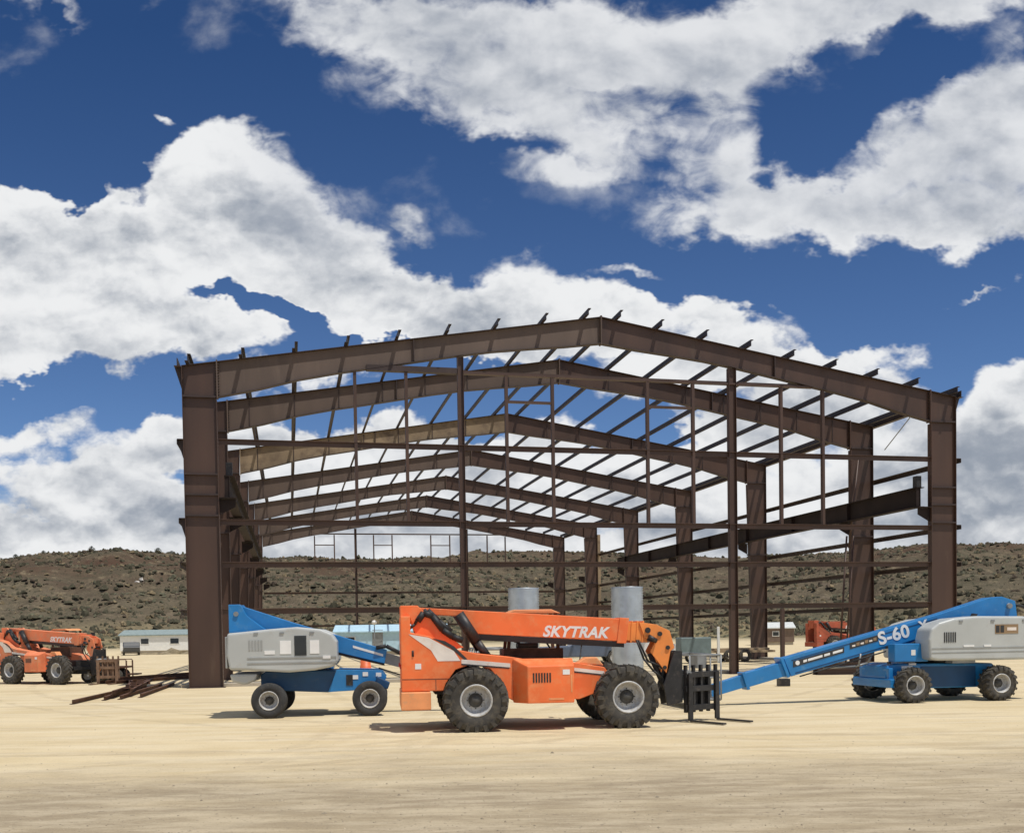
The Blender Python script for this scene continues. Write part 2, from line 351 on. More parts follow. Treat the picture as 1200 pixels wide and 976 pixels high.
# relief of the billows: thicker parts grey, edges towards the sun white
rel = mth('ADD', mth('MULTIPLY', mth('SUBTRACT', n1, n1b), 2.0), mth('MULTIPLY', mth('SUBTRACT', puff, puffb), mth('MULTIPLY', lo_, 1.6)))
thick = rng(D, .45, 1.25)
sh = mth('ADD', mth('ADD', .93, rel), mth('MULTIPLY', mth('SUBTRACT', n3, .5), -1.1))
sh = mth('ADD', sh, mth('MULTIPLY', tone, .7))
sh = mth('SUBTRACT', sh, mth('MULTIPLY', thick, .26))
sh = mth('SUBTRACT', sh, mth('MULTIPLY', rng(cv_, .30, .08), .22))
sh = mth('SUBTRACT', sh, mth('MULTIPLY', hi_, .04))
sh = mth('ADD', sh, mth('MULTIPLY', mth('SUBTRACT', n2, .5), .12))
sh = mth('SUBTRACT', sh, mth('MULTIPLY', mth('SUBTRACT', 1., alpha), .25))
sh = rng(sh, -.30, 1.10, 0., 1., True)
cloudc = mixc(sh, (2.9, 3.3, 3.95, 1), (8.5, 8.6, 8.7, 1))
sky = N.new('ShaderNodeTexSky'); sky.sky_type = 'NISHITA'; sky.sun_disc = False
sky.sun_elevation = el; sky.sun_rotation = math.atan2(sv.x, sv.y); sky.altitude = 1800; sky.air_density = 1.; sky.dust_density = .3; sky.ozone_density = 2.5
skyc = N.new('ShaderNodeMix'); skyc.data_type = 'RGBA'; skyc.blend_type = 'MULTIPLY'; skyc.inputs['Factor'].default_value = 1
L.new(sky.outputs[0], skyc.inputs['A']); L.new(mixc(rng(cv_, .16, .60, 0., 1., False), (.62, .75, .93, 1), (.29, .48, .71, 1)), skyc.inputs['B'])
fin = mixc(alpha, skyc.outputs['Result'], cloudc)
bg = N.new('ShaderNodeBackground'); L.new(fin, bg.inputs[0]); bg.inputs[1].default_value = .1
wo = N.new('ShaderNodeOutputWorld'); L.new(bg.outputs[0], wo.inputs[0])
w.cycles.sampling_method = 'MANUAL'; w.cycles.sample_map_resolution = 512

# ------------------------------------------------------------------ ground
def gh(x, y):
    """height of the yard: nearly flat, small ruts and swells away from the wheels"""
    r = math.hypot(x, y)
    a = 0.012*noise.noise(Vector((x*.9, y*1.6, 3)))+.006*noise.noise(Vector((x*3, y*5, 9)))
    return a*min(1, max(0, (24-r)/8)) - .004 if r < 24 else -.004
bm = bmesh.new()
def spaced(a0, step, g, lim):
    v = [a0]; s = step
    while v[-1] < lim: v.append(v[-1]+s); s *= g
    return v
ys = [-3000, -600, -100, -20, 0, 4]+[8+.12*i for i in range(100)]+spaced(20.1, .25, 1.12, 3800)
xp = [.0]+[.22*i for i in range(1, 40)]+spaced(9., .3, 1.16, 3800)
xs = [-v for v in xp[::-1][:-1]]+xp
grid = [[bm.verts.new((x, y, gh(x, y))) for x in xs] for y in ys]
for j in range(len(ys)-1):
    for i in range(len(xs)-1):
        bm.faces.new([grid[j][i], grid[j][i+1], grid[j+1][i+1], grid[j+1][i]]).smooth = True
me = bpy.data.meshes.new('ground'); bm.to_mesh(me); bm.free()
go = bpy.data.objects.new('ground', me); C.objects.link(go); go['kind'] = 'structure'

def ground_mat():
    m = bpy.data.materials.new('sandy_yard'); m.use_nodes = True; nt = m.node_tree; N = nt.nodes; L = nt.links
    b = N['Principled BSDF']; b.inputs['Roughness'].default_value = .95; b.inputs['Specular IOR Level'].default_value = .15
    g = N.new('ShaderNodeNewGeometry'); pos = g.outputs['Position']
    def nz(scale, det=5, rough=.6, sc3=(1, 1, 1), rot=0, dist=0):
        mp = N.new('ShaderNodeMapping'); mp.inputs['Scale'].default_value = sc3; mp.inputs['Rotation'].default_value = (0, 0, rot); L.new(pos, mp.inputs['Vector'])
        n = N.new('ShaderNodeTexNoise'); n.inputs['Scale'].default_value = scale; n.inputs['Detail'].default_value = det; n.inputs['Roughness'].default_value = rough
        n.inputs['Distortion'].default_value = dist
        L.new(mp.outputs[0], n.inputs['Vector']); return n.outputs['Fac']
    def mr(x, a, b_, lo=0., hi=1.):
        n = N.new('ShaderNodeMapRange'); n.interpolation_type = 'SMOOTHSTEP'; L.new(x, n.inputs['Value']); n.inputs['From Min'].default_value = a; n.inputs['From Max'].default_value = b_
        n.inputs['To Min'].default_value = lo; n.inputs['To Max'].default_value = hi; return n.outputs['Result']
    def ma(op, a, b_):
        n = N.new('ShaderNodeMath'); n.operation = op
        for i, v in enumerate((a, b_)):
            if isinstance(v, bpy.types.NodeSocket): L.new(v, n.inputs[i])
            else: n.inputs[i].default_value = v
        return n.outputs[0]
    def mx(f, a, b_, mode='MIX'):
        n = N.new('ShaderNodeMix'); n.data_type = 'RGBA'; n.blend_type = mode
        for k, v in (('Factor', f), ('A', a), ('B', b_)):
            if isinstance(v, bpy.types.NodeSocket): L.new(v, n.inputs[k])
            else: n.inputs[k].default_value = v
        return n.outputs['Result']
    sep = N.new('ShaderNodeSeparateXYZ'); L.new(pos, sep.inputs[0])
    base = mx(mr(nz(.35, 5), .35, .68), (.62, .50, .300, 1), (.70, .58, .370, 1))
    base = mx(mr(nz(1.1, 6, .6, (.22, 1.4, 1), .05, .5), .42, .70, 0, .55), base, (.74, .65, .47, 1))       # pale worn streaks along the travel direction
    base = mx(mr(nz(.8, 6, .65, (.16, 1.8, 1), -.04, .4), .50, .72, 0, .55), base, (.47, .37, .235, 1))     # darker tracks
    # old wheel tracks: pairs of shallow worn arcs crossing the yard
    trk = None
    tn = nz(1.3, 5, .6)
    for cx, cy, r, wd, am in ((-30, 55, 48.0, .22, 1.), (-30, 55, 46.1, .22, 1.), (22, 60, 47.5, .20, .8), (22, 60, 45.8, .20, .8), (-5, -60, 79.0, .26, .9), (-5, -60, 77.0, .26, .9), (6, -90, 104.6, .24, .8), (6, -90, 106.5, .24, .8), (40, 10, 44.0, .24, .7), (40, 10, 42.1, .24, .7), (-44, 20, 40.2, .22, .7), (-44, 20, 42.2, .22, .7)):
        vd = N.new('ShaderNodeVectorMath'); vd.operation = 'DISTANCE'; L.new(pos, vd.inputs[0]); vd.inputs[1].default_value = (cx, cy, 0)
        dd = ma('ABSOLUTE', ma('SUBTRACT', ma('ADD', vd.outputs['Value'], ma('MULTIPLY', ma('SUBTRACT', tn, .5), .7)), r), 0.)
        tk = ma('MULTIPLY', mr(dd, wd, wd*.35), am)
        trk = tk if trk is None else ma('MAXIMUM', trk, tk)
    trk = ma('MULTIPLY', trk, mr(nz(.5, 4, .6), .36, .58))
    base = mx(ma('MULTIPLY', trk, .38), base, (.40, .315, .20, 1))
    # gravelly, greyer strip in the foreground, farther out on the right
    edge = ma('ADD', sep.outputs['Y'], ma('MULTIPLY', sep.outputs['X'], -.09))
    edge = ma('ADD', edge, ma('MULTIPLY', ma('SUBTRACT', nz(.35, 6, .7, (.5, 1, 1)), .5), 11.))
    gr = ma('MULTIPLY', mr(edge, 17.5, 11.5), ma('ADD', .55, ma('MULTIPLY', nz(.9, 5, .6, (.3, 1.2, 1)), .8)))
    base = mx(gr, base, mx(mr(nz(2.2, 6, .7, (.35, 1.3, 1)), .38, .64), (.33, .265, .175, 1), (.49, .41, .285, 1)))
    # fine grit
    gritn = nz(26, 6, .75)
    base = mx(mr(gritn, .50, .72, 0, .55), base, mx(.6, base, (.20, .16, .11, 1)))
    base = mx(mr(nz(60, 3, .7), .56, .74, 0, .5), base, (.72, .62, .45, 1))
    spk = ma('MULTIPLY', mr(nz(15, 4, .7), .60, .70), ma('ADD', .25, gr))
    base = mx(spk, base, (.22, .18, .13, 1))
    # dry scrub ground far out
    far = mr(sep.outputs['Y'], 130, 230)
    base = mx(far, base, mx(mr(nz(.06, 6, .7), .4, .6), (.36, .30, .18, 1), (.20, .18, .11, 1)))
    L.new(base, b.inputs['Base Color'])
    bp = N.new('ShaderNodeBump'); bp.inputs['Strength'].default_value = .55; bp.inputs['Distance'].default_value = .03
    hsum = ma('ADD', ma('SUBTRACT', ma('MULTIPLY', gritn, .5), ma('MULTIPLY', trk, 1.2)), ma('ADD', nz(7, 6, .7), ma('MULTIPLY', nz(1.6, 5, .6, (.3, 1.6, 1)), 1.6)))
    L.new(hsum, bp.inputs['Height']); L.new(bp.outputs['Normal'], b.inputs['Normal'])
    return m
me.materials.append(ground_mat())

# loose stones on the yard (nobody could count them)
mb = MB()
for i in range(4200):
    y = 9.2+rnd.random()**1.6*14; x = rnd.uniform(-.56, .56)*y
    if rnd.random() > (1. if y < 14.5+x*.1 else .22): continue
    s = rnd.choice((.005, .006, .008, .010, .014)) * rnd.uniform(.7, 1.4)
    if rnd.random() < .008: s *= 2.2
    z = gh(x, y)
    vs = [mb.bm.verts.new((x+dx*s*rnd.uniform(.7, 1.3), y+dy*s*rnd.uniform(.7, 1.3), z+dz*s*rnd.uniform(.5, .9))) for dx, dy, dz in ((1, 0, .1), (0, 1, .1), (-1, 0, .1), (0, -1, .1), (0, 0, 1), (0, 0, -.5))]
    for a, b_, c in ((0, 1, 4), (1, 2, 4), (2, 3, 4), (3, 0, 4), (1, 0, 5), (2, 1, 5), (3, 2, 5), (0, 3, 5)): mb.bm.faces.new((vs[a], vs[b_], vs[c]))
o = mb.build('gravel', M['pebble'], split=False); o['kind'] = 'stuff'; tag(o, 'loose dark gravel scattered over the sandy foreground', 'gravel')

# ------------------------------------------------------------------ hills
def interp(tab, x):
    for (x0, y0), (x1, y1) in zip(tab[:-1], tab[1:]):
        if x <= x1: 
            t = max(0, (x-x0)/(x1-x0)); t = t*t*(3-2*t); return y0+(y1-y0)*t
    return tab[-1][1]
JS = .62
CREST = [(-60, 3.6), (-40, 3.9), (-27, 4.1), (-24.7, 4.45), (-21.6, 4.68), (-18, 4.48), (-14.3, 4.25), (-9, 4.1), (-4.9, 4.2), (-2, 4.38), (2, 4.42), (4.9, 4.36), (8.7, 4.1), (12.5, 3.85), (18.8, 3.88), (23, 4.02), (27, 3.9), (40, 3.8), (60, 3.6)]
def hill(az, r):
    cr = interp(CREST, az); rc = 430+25*math.sin(az*.13+1); hc = H+rc*math.tan(math.radians(cr))
    foot = 215+22*math.sin(az*.21)+10*noise.noise(Vector((az*.3, 1, 1)))
    x = r*math.sin(math.radians(az)); y = r*math.cos(math.radians(az))
    if r <= foot: return -.3
    t = (r-foot)/(rc-foot)
    if t < 1:
        z = hc*(.42*t+.58*t*t*(3-2*t)*.9+.058*t)
        # gullies and rock benches
        g = noise.noise(Vector((x*.018, y*.018, 5)))*3.0+noise.noise(Vector((x*.05, y*.05, 2)))*1.5+abs(noise.noise(Vector((x*.11, y*.11, 8))))*1.8
        z += g*min(1, t*4)*min(1, (1-t)*6+.12)
        step = .9*math.sin(z*1.1+noise.noise(Vector((x*.02, y*.02, 7)))*5)
        z += step*min(1, t*3)*min(1, (1-t)*5)
        return max(z, -.3)
    return hc-.35*(t-1)*hc*.25+noise.noise(Vector((x*.06, y*.06, 2)))*.25
bm = bmesh.new()
azs = [-60+.22*i for i in range(546)]; rs = [185+3.2*i for i in range(88)]+[475, 500, 540, 600, 700, 900]
grid = [[None]*len(azs) for _ in rs]
for j, r in enumerate(rs):
    for i, a in enumerate(azs):
        z = hill(a, r)
        grid[j][i] = bm.verts.new((r*math.sin(math.radians(a)), r*math.cos(math.radians(a)), z))
for j in range(len(rs)-1):
    for i in range(len(azs)-1): bm.faces.new([grid[j][i], grid[j][i+1], grid[j+1][i+1], grid[j+1][i]]).smooth = True
me = bpy.data.meshes.new('hills'); bm.to_mesh(me); bm.free()
ho = bpy.data.objects.new('hills', me); C.objects.link(ho); ho['kind'] = 'structure'
def hill_mat():
    m = bpy.data.materials.new('scrubby_hillside'); m.use_nodes = True; nt = m.node_tree; N = nt.nodes; L = nt.links
    b = N['Principled BSDF']; b.inputs['Roughness'].default_value = 1; b.inputs['Specular IOR Level'].default_value = .05
    g = N.new('ShaderNodeNewGeometry'); pos = g.outputs['Position']
    def nz(scale, det=6, rough=.65, s3=(1, 1, 1)):
        mp = N.new('ShaderNodeMapping'); mp.inputs['Scale'].default_value = s3; L.new(pos, mp.inputs['Vector'])
        n = N.new('ShaderNodeTexNoise'); n.inputs['Scale'].default_value = scale; n.inputs['Detail'].default_value = det; n.inputs['Roughness'].default_value = rough
        L.new(mp.outputs[0], n.inputs['Vector']); return n.outputs['Fac']
    def mr(x, a, b_, lo=0., hi=1.):
        n = N.new('ShaderNodeMapRange'); L.new(x, n.inputs['Value']); n.inputs['From Min'].default_value = a; n.inputs['From Max'].default_value = b_
        n.inputs['To Min'].default_value = lo; n.inputs['To Max'].default_value = hi; return n.outputs['Result']
    def mx(f, a, b_):
        n = N.new('ShaderNodeMix'); n.data_type = 'RGBA'
        for k, v in (('Factor', f), ('A', a), ('B', b_)):
            if isinstance(v, bpy.types.NodeSocket): L.new(v, n.inputs[k])
            else: n.inputs[k].default_value = v
        return n.outputs['Result']
    sep = N.new('ShaderNodeSeparateXYZ'); L.new(pos, sep.inputs[0])
    c = mx(mr(nz(.018), .38, .62), (.158, .126, .086, 1), (.138, .120, .082, 1))
    c = mx(mr(nz(.045, 8, .75, (1, 1, 4)), .50, .58, 0, .75), c, (.100, .077, .055, 1))       # broken rock benches
    c = mx(mr(nz(.16, 6, .75), .56, .64, 0, .7), c, (.20, .16, .115, 1))
    red = N.new('ShaderNodeMath'); red.operation = 'MULTIPLY'
    L.new(mr(sep.outputs['Z'], 15, 26), red.inputs[0]); L.new(mr(nz(.02, 5), .42, .6), red.inputs[1])
    c = mx(red.outputs[0], c, (.098, .060, .042, 1))                        # reddish rim rock near the top
    c = mx(mr(nz(.09, 5, .7, (1, 1, 3)), .50, .66, 0, .8), c, (.090, .080, .054, 1))
    c = mx(mr(nz(.30, 5, .7), .54, .68, 0, .7), c, (.26, .21, .135, 1))    # pale dry grass and talus
    c = mx(mr(nz(.62, 4, .7), .55, .66, 0, .85), c, (.066, .064, .042, 1)) # scrub
    lowm = mr(sep.outputs['Z'], 7, 1)
    c = mx(lowm, c, mx(mr(nz(.12, 5, .7), .42, .6), (.33, .27, .155, 1), (.15, .14, .085, 1)))
    L.new(c, b.inputs['Base Color'])
    bp = N.new('ShaderNodeBump'); bp.inputs['Strength'].default_value = 1.; bp.inputs['Distance'].default_value = 1.2
    L.new(nz(.35, 7, .7), bp.inputs['Height']); L.new(bp.outputs['Normal'], b.inputs['Normal'])
    return m
me.materials.append(hill_mat())

def blob(mb, x, y, z, s, h, rough=.45, n=0):
    """ragged low shrub or rock: a few tilted lumps of different size"""
    for q in range(rnd.choice((1, 2, 3))):
        ox, oy = (0, 0) if q == 0 else (rnd.uniform(-1, 1)*s*1.1, rnd.uniform(-1, 1)*s*1.1); k = 1 if q == 0 else rnd.uniform(.4, .8)
        sx, sy = s*k*rnd.uniform(.7, 1.3), s*k*rnd.uniform(.7, 1.3); hh = h*k*rnd.uniform(.6, 1.1)
        m_ = 5; n = rnd.random()*6
        r1 = [mb.bm.verts.new((x+ox+sx*math.cos(2*PI*i/m_+n)*rnd.uniform(.6, 1.3), y+oy+sy*math.sin(2*PI*i/m_+n)*rnd.uniform(.6, 1.3), z+hh*rnd.uniform(-.1, .45))) for i in range(m_)]
        r2 = [mb.bm.verts.new((x+ox+sx*.6*math.cos(2*PI*i/m_+n+.6)*rnd.uniform(.4, 1.3), y+oy+sy*.6*math.sin(2*PI*i/m_+n+.6)*rnd.uniform(.4, 1.3), z+hh*rnd.uniform(.5, 1.1))) for i in range(m_)]
        for i in range(m_):
            j = (i+1) % m_
            mb.bm.faces.new((r1[i], r1[j], r2[i])); mb.bm.faces.new((r1[j], r2[j], r2[i]))
        mb.bm.faces.new(r2)
scrub_m = [mat('dark_scrub', (.080, .074, .050), 1, 0, .3, None, 0, .2, spec=.05), mat('grey_sage', (.115, .112, .075), 1, 0, .3, None, 0, .2, spec=.05), mat('dry_scrub', (.21, .165, .10), 1, 0, .3, None, 0, .2, spec=.05), mat('dark_rock', (.105, .082, .060), 1, 0, .3, None, 0, .2, spec=.05)]
mbs = [MB() for _ in range(4)]
for i in range(34000):
    a = rnd.uniform(-34, 34); r = 215+rnd.random()*225
    x = r*math.sin(math.radians(a)); y = r*math.cos(math.radians(a))
    dn = .6*noise.noise(Vector((x*.02, y*.02, 11)))+.7*noise.noise(Vector((x*.07, y*.07, 4)))
    if dn < rnd.uniform(-.75, .15): continue
    z = hill(a, r)
    if z < .0 and rnd.random() < .6: continue
    k = rnd.choices((0, 1, 2, 3), (.30, .32, .24, .10 if z < 12 else .35))[0]
    s = (.16+.75*rnd.random()**2.2)*(1.35 if k == 0 else 1)
    blob(mbs[k], x, y, z-.15, s, s*rnd.uniform(.7, 1.5)+.1, n=rnd.random()*6)
for k, nm, lb in ((0, 'dark_scrub', 'dark green juniper scrub dotted over the hillside'), (1, 'sagebrush', 'grey green sagebrush covering the hillside'), (2, 'dry_brush', 'pale dry brush between the sage on the hillside'), (3, 'rock_rubble', 'dark broken rock strewn over the hillside')):
    o = mbs[k].build(nm, scrub_m[k], split=False); o['kind'] = 'stuff'; tag(o, lb, 'scrub' if k < 3 else 'rocks')

def juniper(x, y, z, s, label, group='junipers along the crest of the hill'):
    s *= JS; t = thing('juniper_tree', label, 'tree', (x, y, z-.2), rnd.random()*6, group)
    MB().cyl((0, 0, 0), (.1*s, 0, 1.1*s), .16*s, .08*s, 7).build('trunk', M['bark'], t)
    mb = MB()
    for i in range(240):
        a = rnd.random()*2*PI; hh = rnd.random(); rr = (1.15*math.sqrt(max(.02, 1-hh*hh)))*math.sqrt(rnd.random())*rnd.uniform(.8, 1.15)
        px_, py_, pz = rr*math.cos(a)*s*1.1, rr*math.sin(a)*s*1.1, (.25+1.55*hh)*s
        q = rnd.uniform(.10, .22)*s
        vs = [mb.bm.verts.new((px_+rnd.uniform(-q, q), py_+rnd.uniform(-q, q), pz+rnd.uniform(-q, q))) for _ in range(4)]
        for f in ((0, 1, 2), (0, 2, 3), (0, 3, 1)): mb.bm.faces.new([vs[k] for k in f])
    mb.build('crown', M['leaf'], t, split=False)
JT = [(-26.2, 1.5, 'dark juniper on the hill crest at the far left edge'), (-24.9, 1.3, 'small juniper on the left hill crest beside the edge one'), (-22.6, 1.7, 'juniper on the crest above the left orange telehandler'), (-21.2, 1.2, 'low juniper on the crest where the left hill is highest'),
      (-19.3, 1.9, 'large dark juniper on the crest just left of the near steel column'), (-18.6, 1.3, 'small juniper beside the largest one left of the near steel column'), (23.9, 1.7, 'round dark juniper on the crest right beside the right steel column'), (24.6, 1.2, 'smaller juniper next to the round one on the right crest'),
      (25.4, 1.9, 'tallest dark juniper on the crest at the right'), (26.6, 1.2, 'last small juniper on the crest near the right edge'), (21.9, 1.7, 'pointed juniper on the crest between the two right columns'), (15.6, 1.3, 'pair of low crowns on the crest behind the long roof beam'), (1.2, 1.3, 'low juniper on the crest behind the middle of the steel frame'), (4.5, 1.2, 'small juniper on the crest behind the tan steel post'), (-2.2, 1.1, 'small juniper on the crest just left of the tall end wall post')]
for a, s, lb in JT:
    r = 428+25*math.sin(a*.13+1); juniper(r*math.sin(math.radians(a)), r*math.cos(math.radians(a)), hill(a, r), s, lb)
# extra crest scrub that reads as one ragged fringe
mb = MB()
for i in range(520):
    a = rnd.uniform(-30, 30); r = 424+25*math.sin(a*.13+1)+rnd.uniform(-6, 8)
    if noise.noise(Vector((a*.9, 3, 3))) < rnd.uniform(-.45, .3): continue
    s = rnd.uniform(.4, 1.0); blob(mb, r*math.sin(math.radians(a)), r*math.cos(math.radians(a)), hill(a, r)-.2, s, s*1.3, n=rnd.random()*6)
o = mb.build('crest_scrub', scrub_m[0], split=False); o['kind'] = 'stuff'; tag(o, 'ragged fringe of scrub along the crest of the hill', 'scrub')
mb = MB(); a = -20.4; r = 320; blob(mb, 0, 0, 0, 1.4, 1.0); blob(mb, 1.2, 0, .6, .7, 1.5); 
o = mb.build('rock_outcrop', M['rock']); o.location = (r*math.sin(math.radians(a)), r*math.cos(math.radians(a)), hill(a, r)-.3)
tag(o, 'single pale white rock on the hillside above the white mobile home', 'rock')

# ------------------------------------------------------------------ the steel building frame
TH = .2175; W = 33.484; HE = 12.298; HR = 15.002; B1 = 6.617; BB = 11.941
VS = [0, B1]+[B1+BB*i for i in range(1, 6)]
bld = thing('steel_building_frame', 'large unfinished brown steel building frame of gabled rafters and columns standing open on the sand', 'building frame', (-12.441, 38.595, 0), TH)
def top(u): return HE+(HR-HE)*(u/(W/2) if u <= W/2 else (W-u)/(W/2))
SL = (HR-HE)/(W/2)
DEP = [(0, 1.40), (1.3, 1.34), (5.7, .98), (11.5, .87), (16.742, 1.08)]
def depth(u):
    u = min(u, W-u); return interp(DEP, u)
CW = 1.27; FL = .15
def column(v, right, idx):
    s = (lambda u: W-u) if right else (lambda u: u)
    def U(a, b): return (s(b), s(a)) if right else (a, b)
    mb = MB()
    zt = HE-.02
    wb = CW if idx < 2 else 1.0+.0*idx          # inner columns taper towards the base
    out = [(0.02, .02), (0.02, zt)]
    inn = lambda z: CW-(CW-wb)*(1-z/zt)
    pts = [(s(.02), .02), (s(.02), top(.02)-.03), (s(CW), top(CW)-.03), (s(inn(.02)), .02)]
    mb.prism(pts, v-.012, v+.012)                                # web
    a, b = U(0, .022); mb.box(a, b, v-FL, v+FL, .02, zt)           # outer flange
    # inner flange
    q = [(s(inn(.02)), .02), (s(CW), HE-1.25), (s(CW-.025), HE-1.25), (s(inn(.02)-.025), .02)]
    mb.prism(q, v-FL, v+FL)
    o = mb.build('column', M['primer'] if not right else M['primer'], bld)
    mb = MB()
    zs = (HE-1.15, 8.2, 7.42, 6.62) if idx == 0 else (HE-1.15, 6.62)
    for z in zs:
        a, b = U(.03, CW-.03 if z > 8 else CW-.03); mb.box(a, b, v-FL+.005, v+FL-.005, z-.035, z+.035)
    mb.build('stiffener', M['primer_dark'], o)
    mb = MB(); a, b = U(-.08, wb+.08); mb.box(a, b, v-.25, v+.25, -.03, .018); mb.build('base_plate', M['primer_dark'], o)
    # crane beam bracket
    mb = MB(); mb.prism([(s(CW+.003), 6.65), (s(CW+.003), 7.27), (s(CW+.62), 7.27), (s(CW+.62), 6.98)], v-.012, v+.012)
    a, b = U(CW+.003, CW+.66); mb.box(a, b, v-.2, v+.2, 7.28, 7.315)
    mb.build('beam_bracket', M['beam_shaded'], o)
    return o
def rafter(v, right, idx):
    s = (lambda u: W-u) if right else (lambda u: u)
    mb = MB(); us = [CW+.02+(W/2-.01-CW-.02)*i/10 for i in range(11)]
    tp = [(s(u), top(u)-.025) for u in us]; bt = [(s(u), top(u)-depth(u)) for u in us]
    mb.prism(tp+bt[::-1], v-.011, v+.011)
    # splice plates at joints between rafter pieces
    for u, t in ((CW+.0, .05), (W/2-.035, .03)):
        a, b = sorted((s(u+.004), s(u+.004+t))); mb.box(a, b, v-FL-.01, v+FL+.01, top(u)-depth(u)-.06, top(u)+.05)
    fm = [M['primer'], M['tan_mud']]
    # top + bottom flange
    fl = MB()
    ue = [0.]+us
    tp0 = [(s(u), top(u)) for u in ue]; tp1 = [(s(u), top(u)-.024) for u in ue]
    fl.prism(tp0+tp1[::-1], v-FL, v+FL)
    b1 = [(s(u), top(u)-depth(u)) for u in us]; b2 = [(s(u), top(u)-depth(u)-.024) for u in us]
    fl.prism(b1+b2[::-1], v-FL, v+FL)
    web = M['primer'] if right else M['primer_paler']  # left rafter webs take the paler primer, right ones the standard
    if idx == 2 and not right: web = M['tan_mud']
    o = mb.build('rafter', web, bld, label='tan coated rafter half' if (idx == 2 and not right) else None)
    fl.build('flange', M['primer_dark'], o)
    if idx < 3:
        for u in (8.9,):
            mb = MB(); x = s(u); z0, z1 = top(u)-depth(u)+.03, top(u)-.04
            mb.box(x-.018, x+.018, v-FL+.012, v-.0135, z0, z1); mb.build('splice_plate', M['primer_dark'], o)
    if idx < 2:
        mb = MB(); x = s(CW+.03)
        for kz in range(12):
            zz = top(CW)-.10-kz*.105
            for sy in (-.06, -.11):
                mb.cyl((x-.075, v+sy, zz), (x+.085, v+sy, zz), .017, .017, 6)
        mb.build('bolt_row', M['primer_dark'], o, split=False)
    return o
PU = [0.28, 2.25, 4.25, 6.25, 8.25, 10.25, 12.25, 14.25, 16.05]
for idx, v in enumerate(VS):
    for right in (False, True):
        column(v, right, idx)
        rf = rafter(v, right, idx)
        # flange braces hanging under the rafters
        mb = MB()
        s = (lambda u: W-u) if right else (lambda u: u)
        for u in (PU[2], PU[4], PU[6], PU[8]):
            if idx == 6: continue
            x = s(u); zt = top(u)+.02; zb = top(u)-depth(u)+.02
            mb.bar((x+.03, v+.13, zb), (x+.03, v+.13+.8, zt), .05, .012)
        if idx < 6: mb.build('flange_brace', M['primer_dark'], rf)
        # web stiffener ribs under each purlin
        mb = MB()
        for u in PU[1:8]:
            x = s(u); mb.box(x-.05, x+.05, v-FL+.01, v-.014, top(u)-depth(u)+.01, top(u)-.11) if False else mb.box(x-.02, x+.02, v-.04, v-.014, top(u)-depth(u)*.95, top(u)-.1)
        if idx > 0: mb.build('stiffener', M['primer_dark'], rf)
# dangling flange brace of the photo in the first bay, right side
MB().bar((31.3, .05, 11.36), (30.85, 1.4, 10.1), .05, .02).build('loose_brace', M['grey'], bld)
# purlins (Z sections) lying on the rafters, running the length of the roof
V0 = -.62; VE = VS[-1]+.6
for right in (False, True):
    for u in PU:
        x = W-u if right else u; z = top(u)+.004; sg = -1 if right else 1
        mb = MB(); t = .012; hgt = .27
        mb.box(x-t, x+t, V0, VE, z, z+hgt)
        mb.box(x-t-.10, x-t-.002, V0, VE, z, z+t*1.5); mb.box(x+t+.002, x+t+.10, V0, VE, z+hgt-t*1.5, z+hgt)
        mb.build('purlin', M['purlin'], bld)
    # eave strut
    a, b = (W+.003, W+.25) if right else (-.25, -.003)
    mb = MB(); c = (a+b)/2; mb.box(c-.015, c+.015, V0+.3, VE, HE-.06, HE+.22); mb.box(min(a, b), max(a, b), V0+.3, VE, HE-.078, HE-.062)
    mb.prism([((W+.003) if right else -.003, HE-.9), ((W+.25) if right else -.25, HE-.08), ((W+.003) if right else -.003, HE-.08)], -.012, .012)
    mb.build('eave_strut', M['primer_dark'], bld)
    # side wall girts, outside the columns
    for z in (9.5, 6.5, 4.82, 3.0):
        a, b = (W+.003, W+.22) if right else (-.22, -.003)
        mb = MB(); mb.box(a, b, V0+.45, VE, z-.012, z+.012); e = b if right else a
        mb.box(min(e-.01, e+.01), max(e-.01, e+.01), V0+.45, VE, z-.19, z-.014)
        if z in (9.5, 6.5) and not right: mb.prism([(-.003, z-.75), (-.22, z-.02), (-.003, z-.02)], -.012, .012)
        mb.build('wall_girt', M['primer_dark'], bld)
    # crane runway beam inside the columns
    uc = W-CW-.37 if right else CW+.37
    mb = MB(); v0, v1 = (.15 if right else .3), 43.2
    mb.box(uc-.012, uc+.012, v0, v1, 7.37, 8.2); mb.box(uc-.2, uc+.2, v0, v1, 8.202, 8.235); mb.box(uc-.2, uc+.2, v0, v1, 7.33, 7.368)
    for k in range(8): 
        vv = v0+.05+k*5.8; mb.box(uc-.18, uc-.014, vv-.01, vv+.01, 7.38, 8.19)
    o = mb.build('runway_beam', M['beam_shaded'], bld)
    mb = MB(); mb.box(uc-.12, uc+.12, v0+.1, v0+.4, 8.24, 8.75); mb.build('end_stop', M['black'], o)
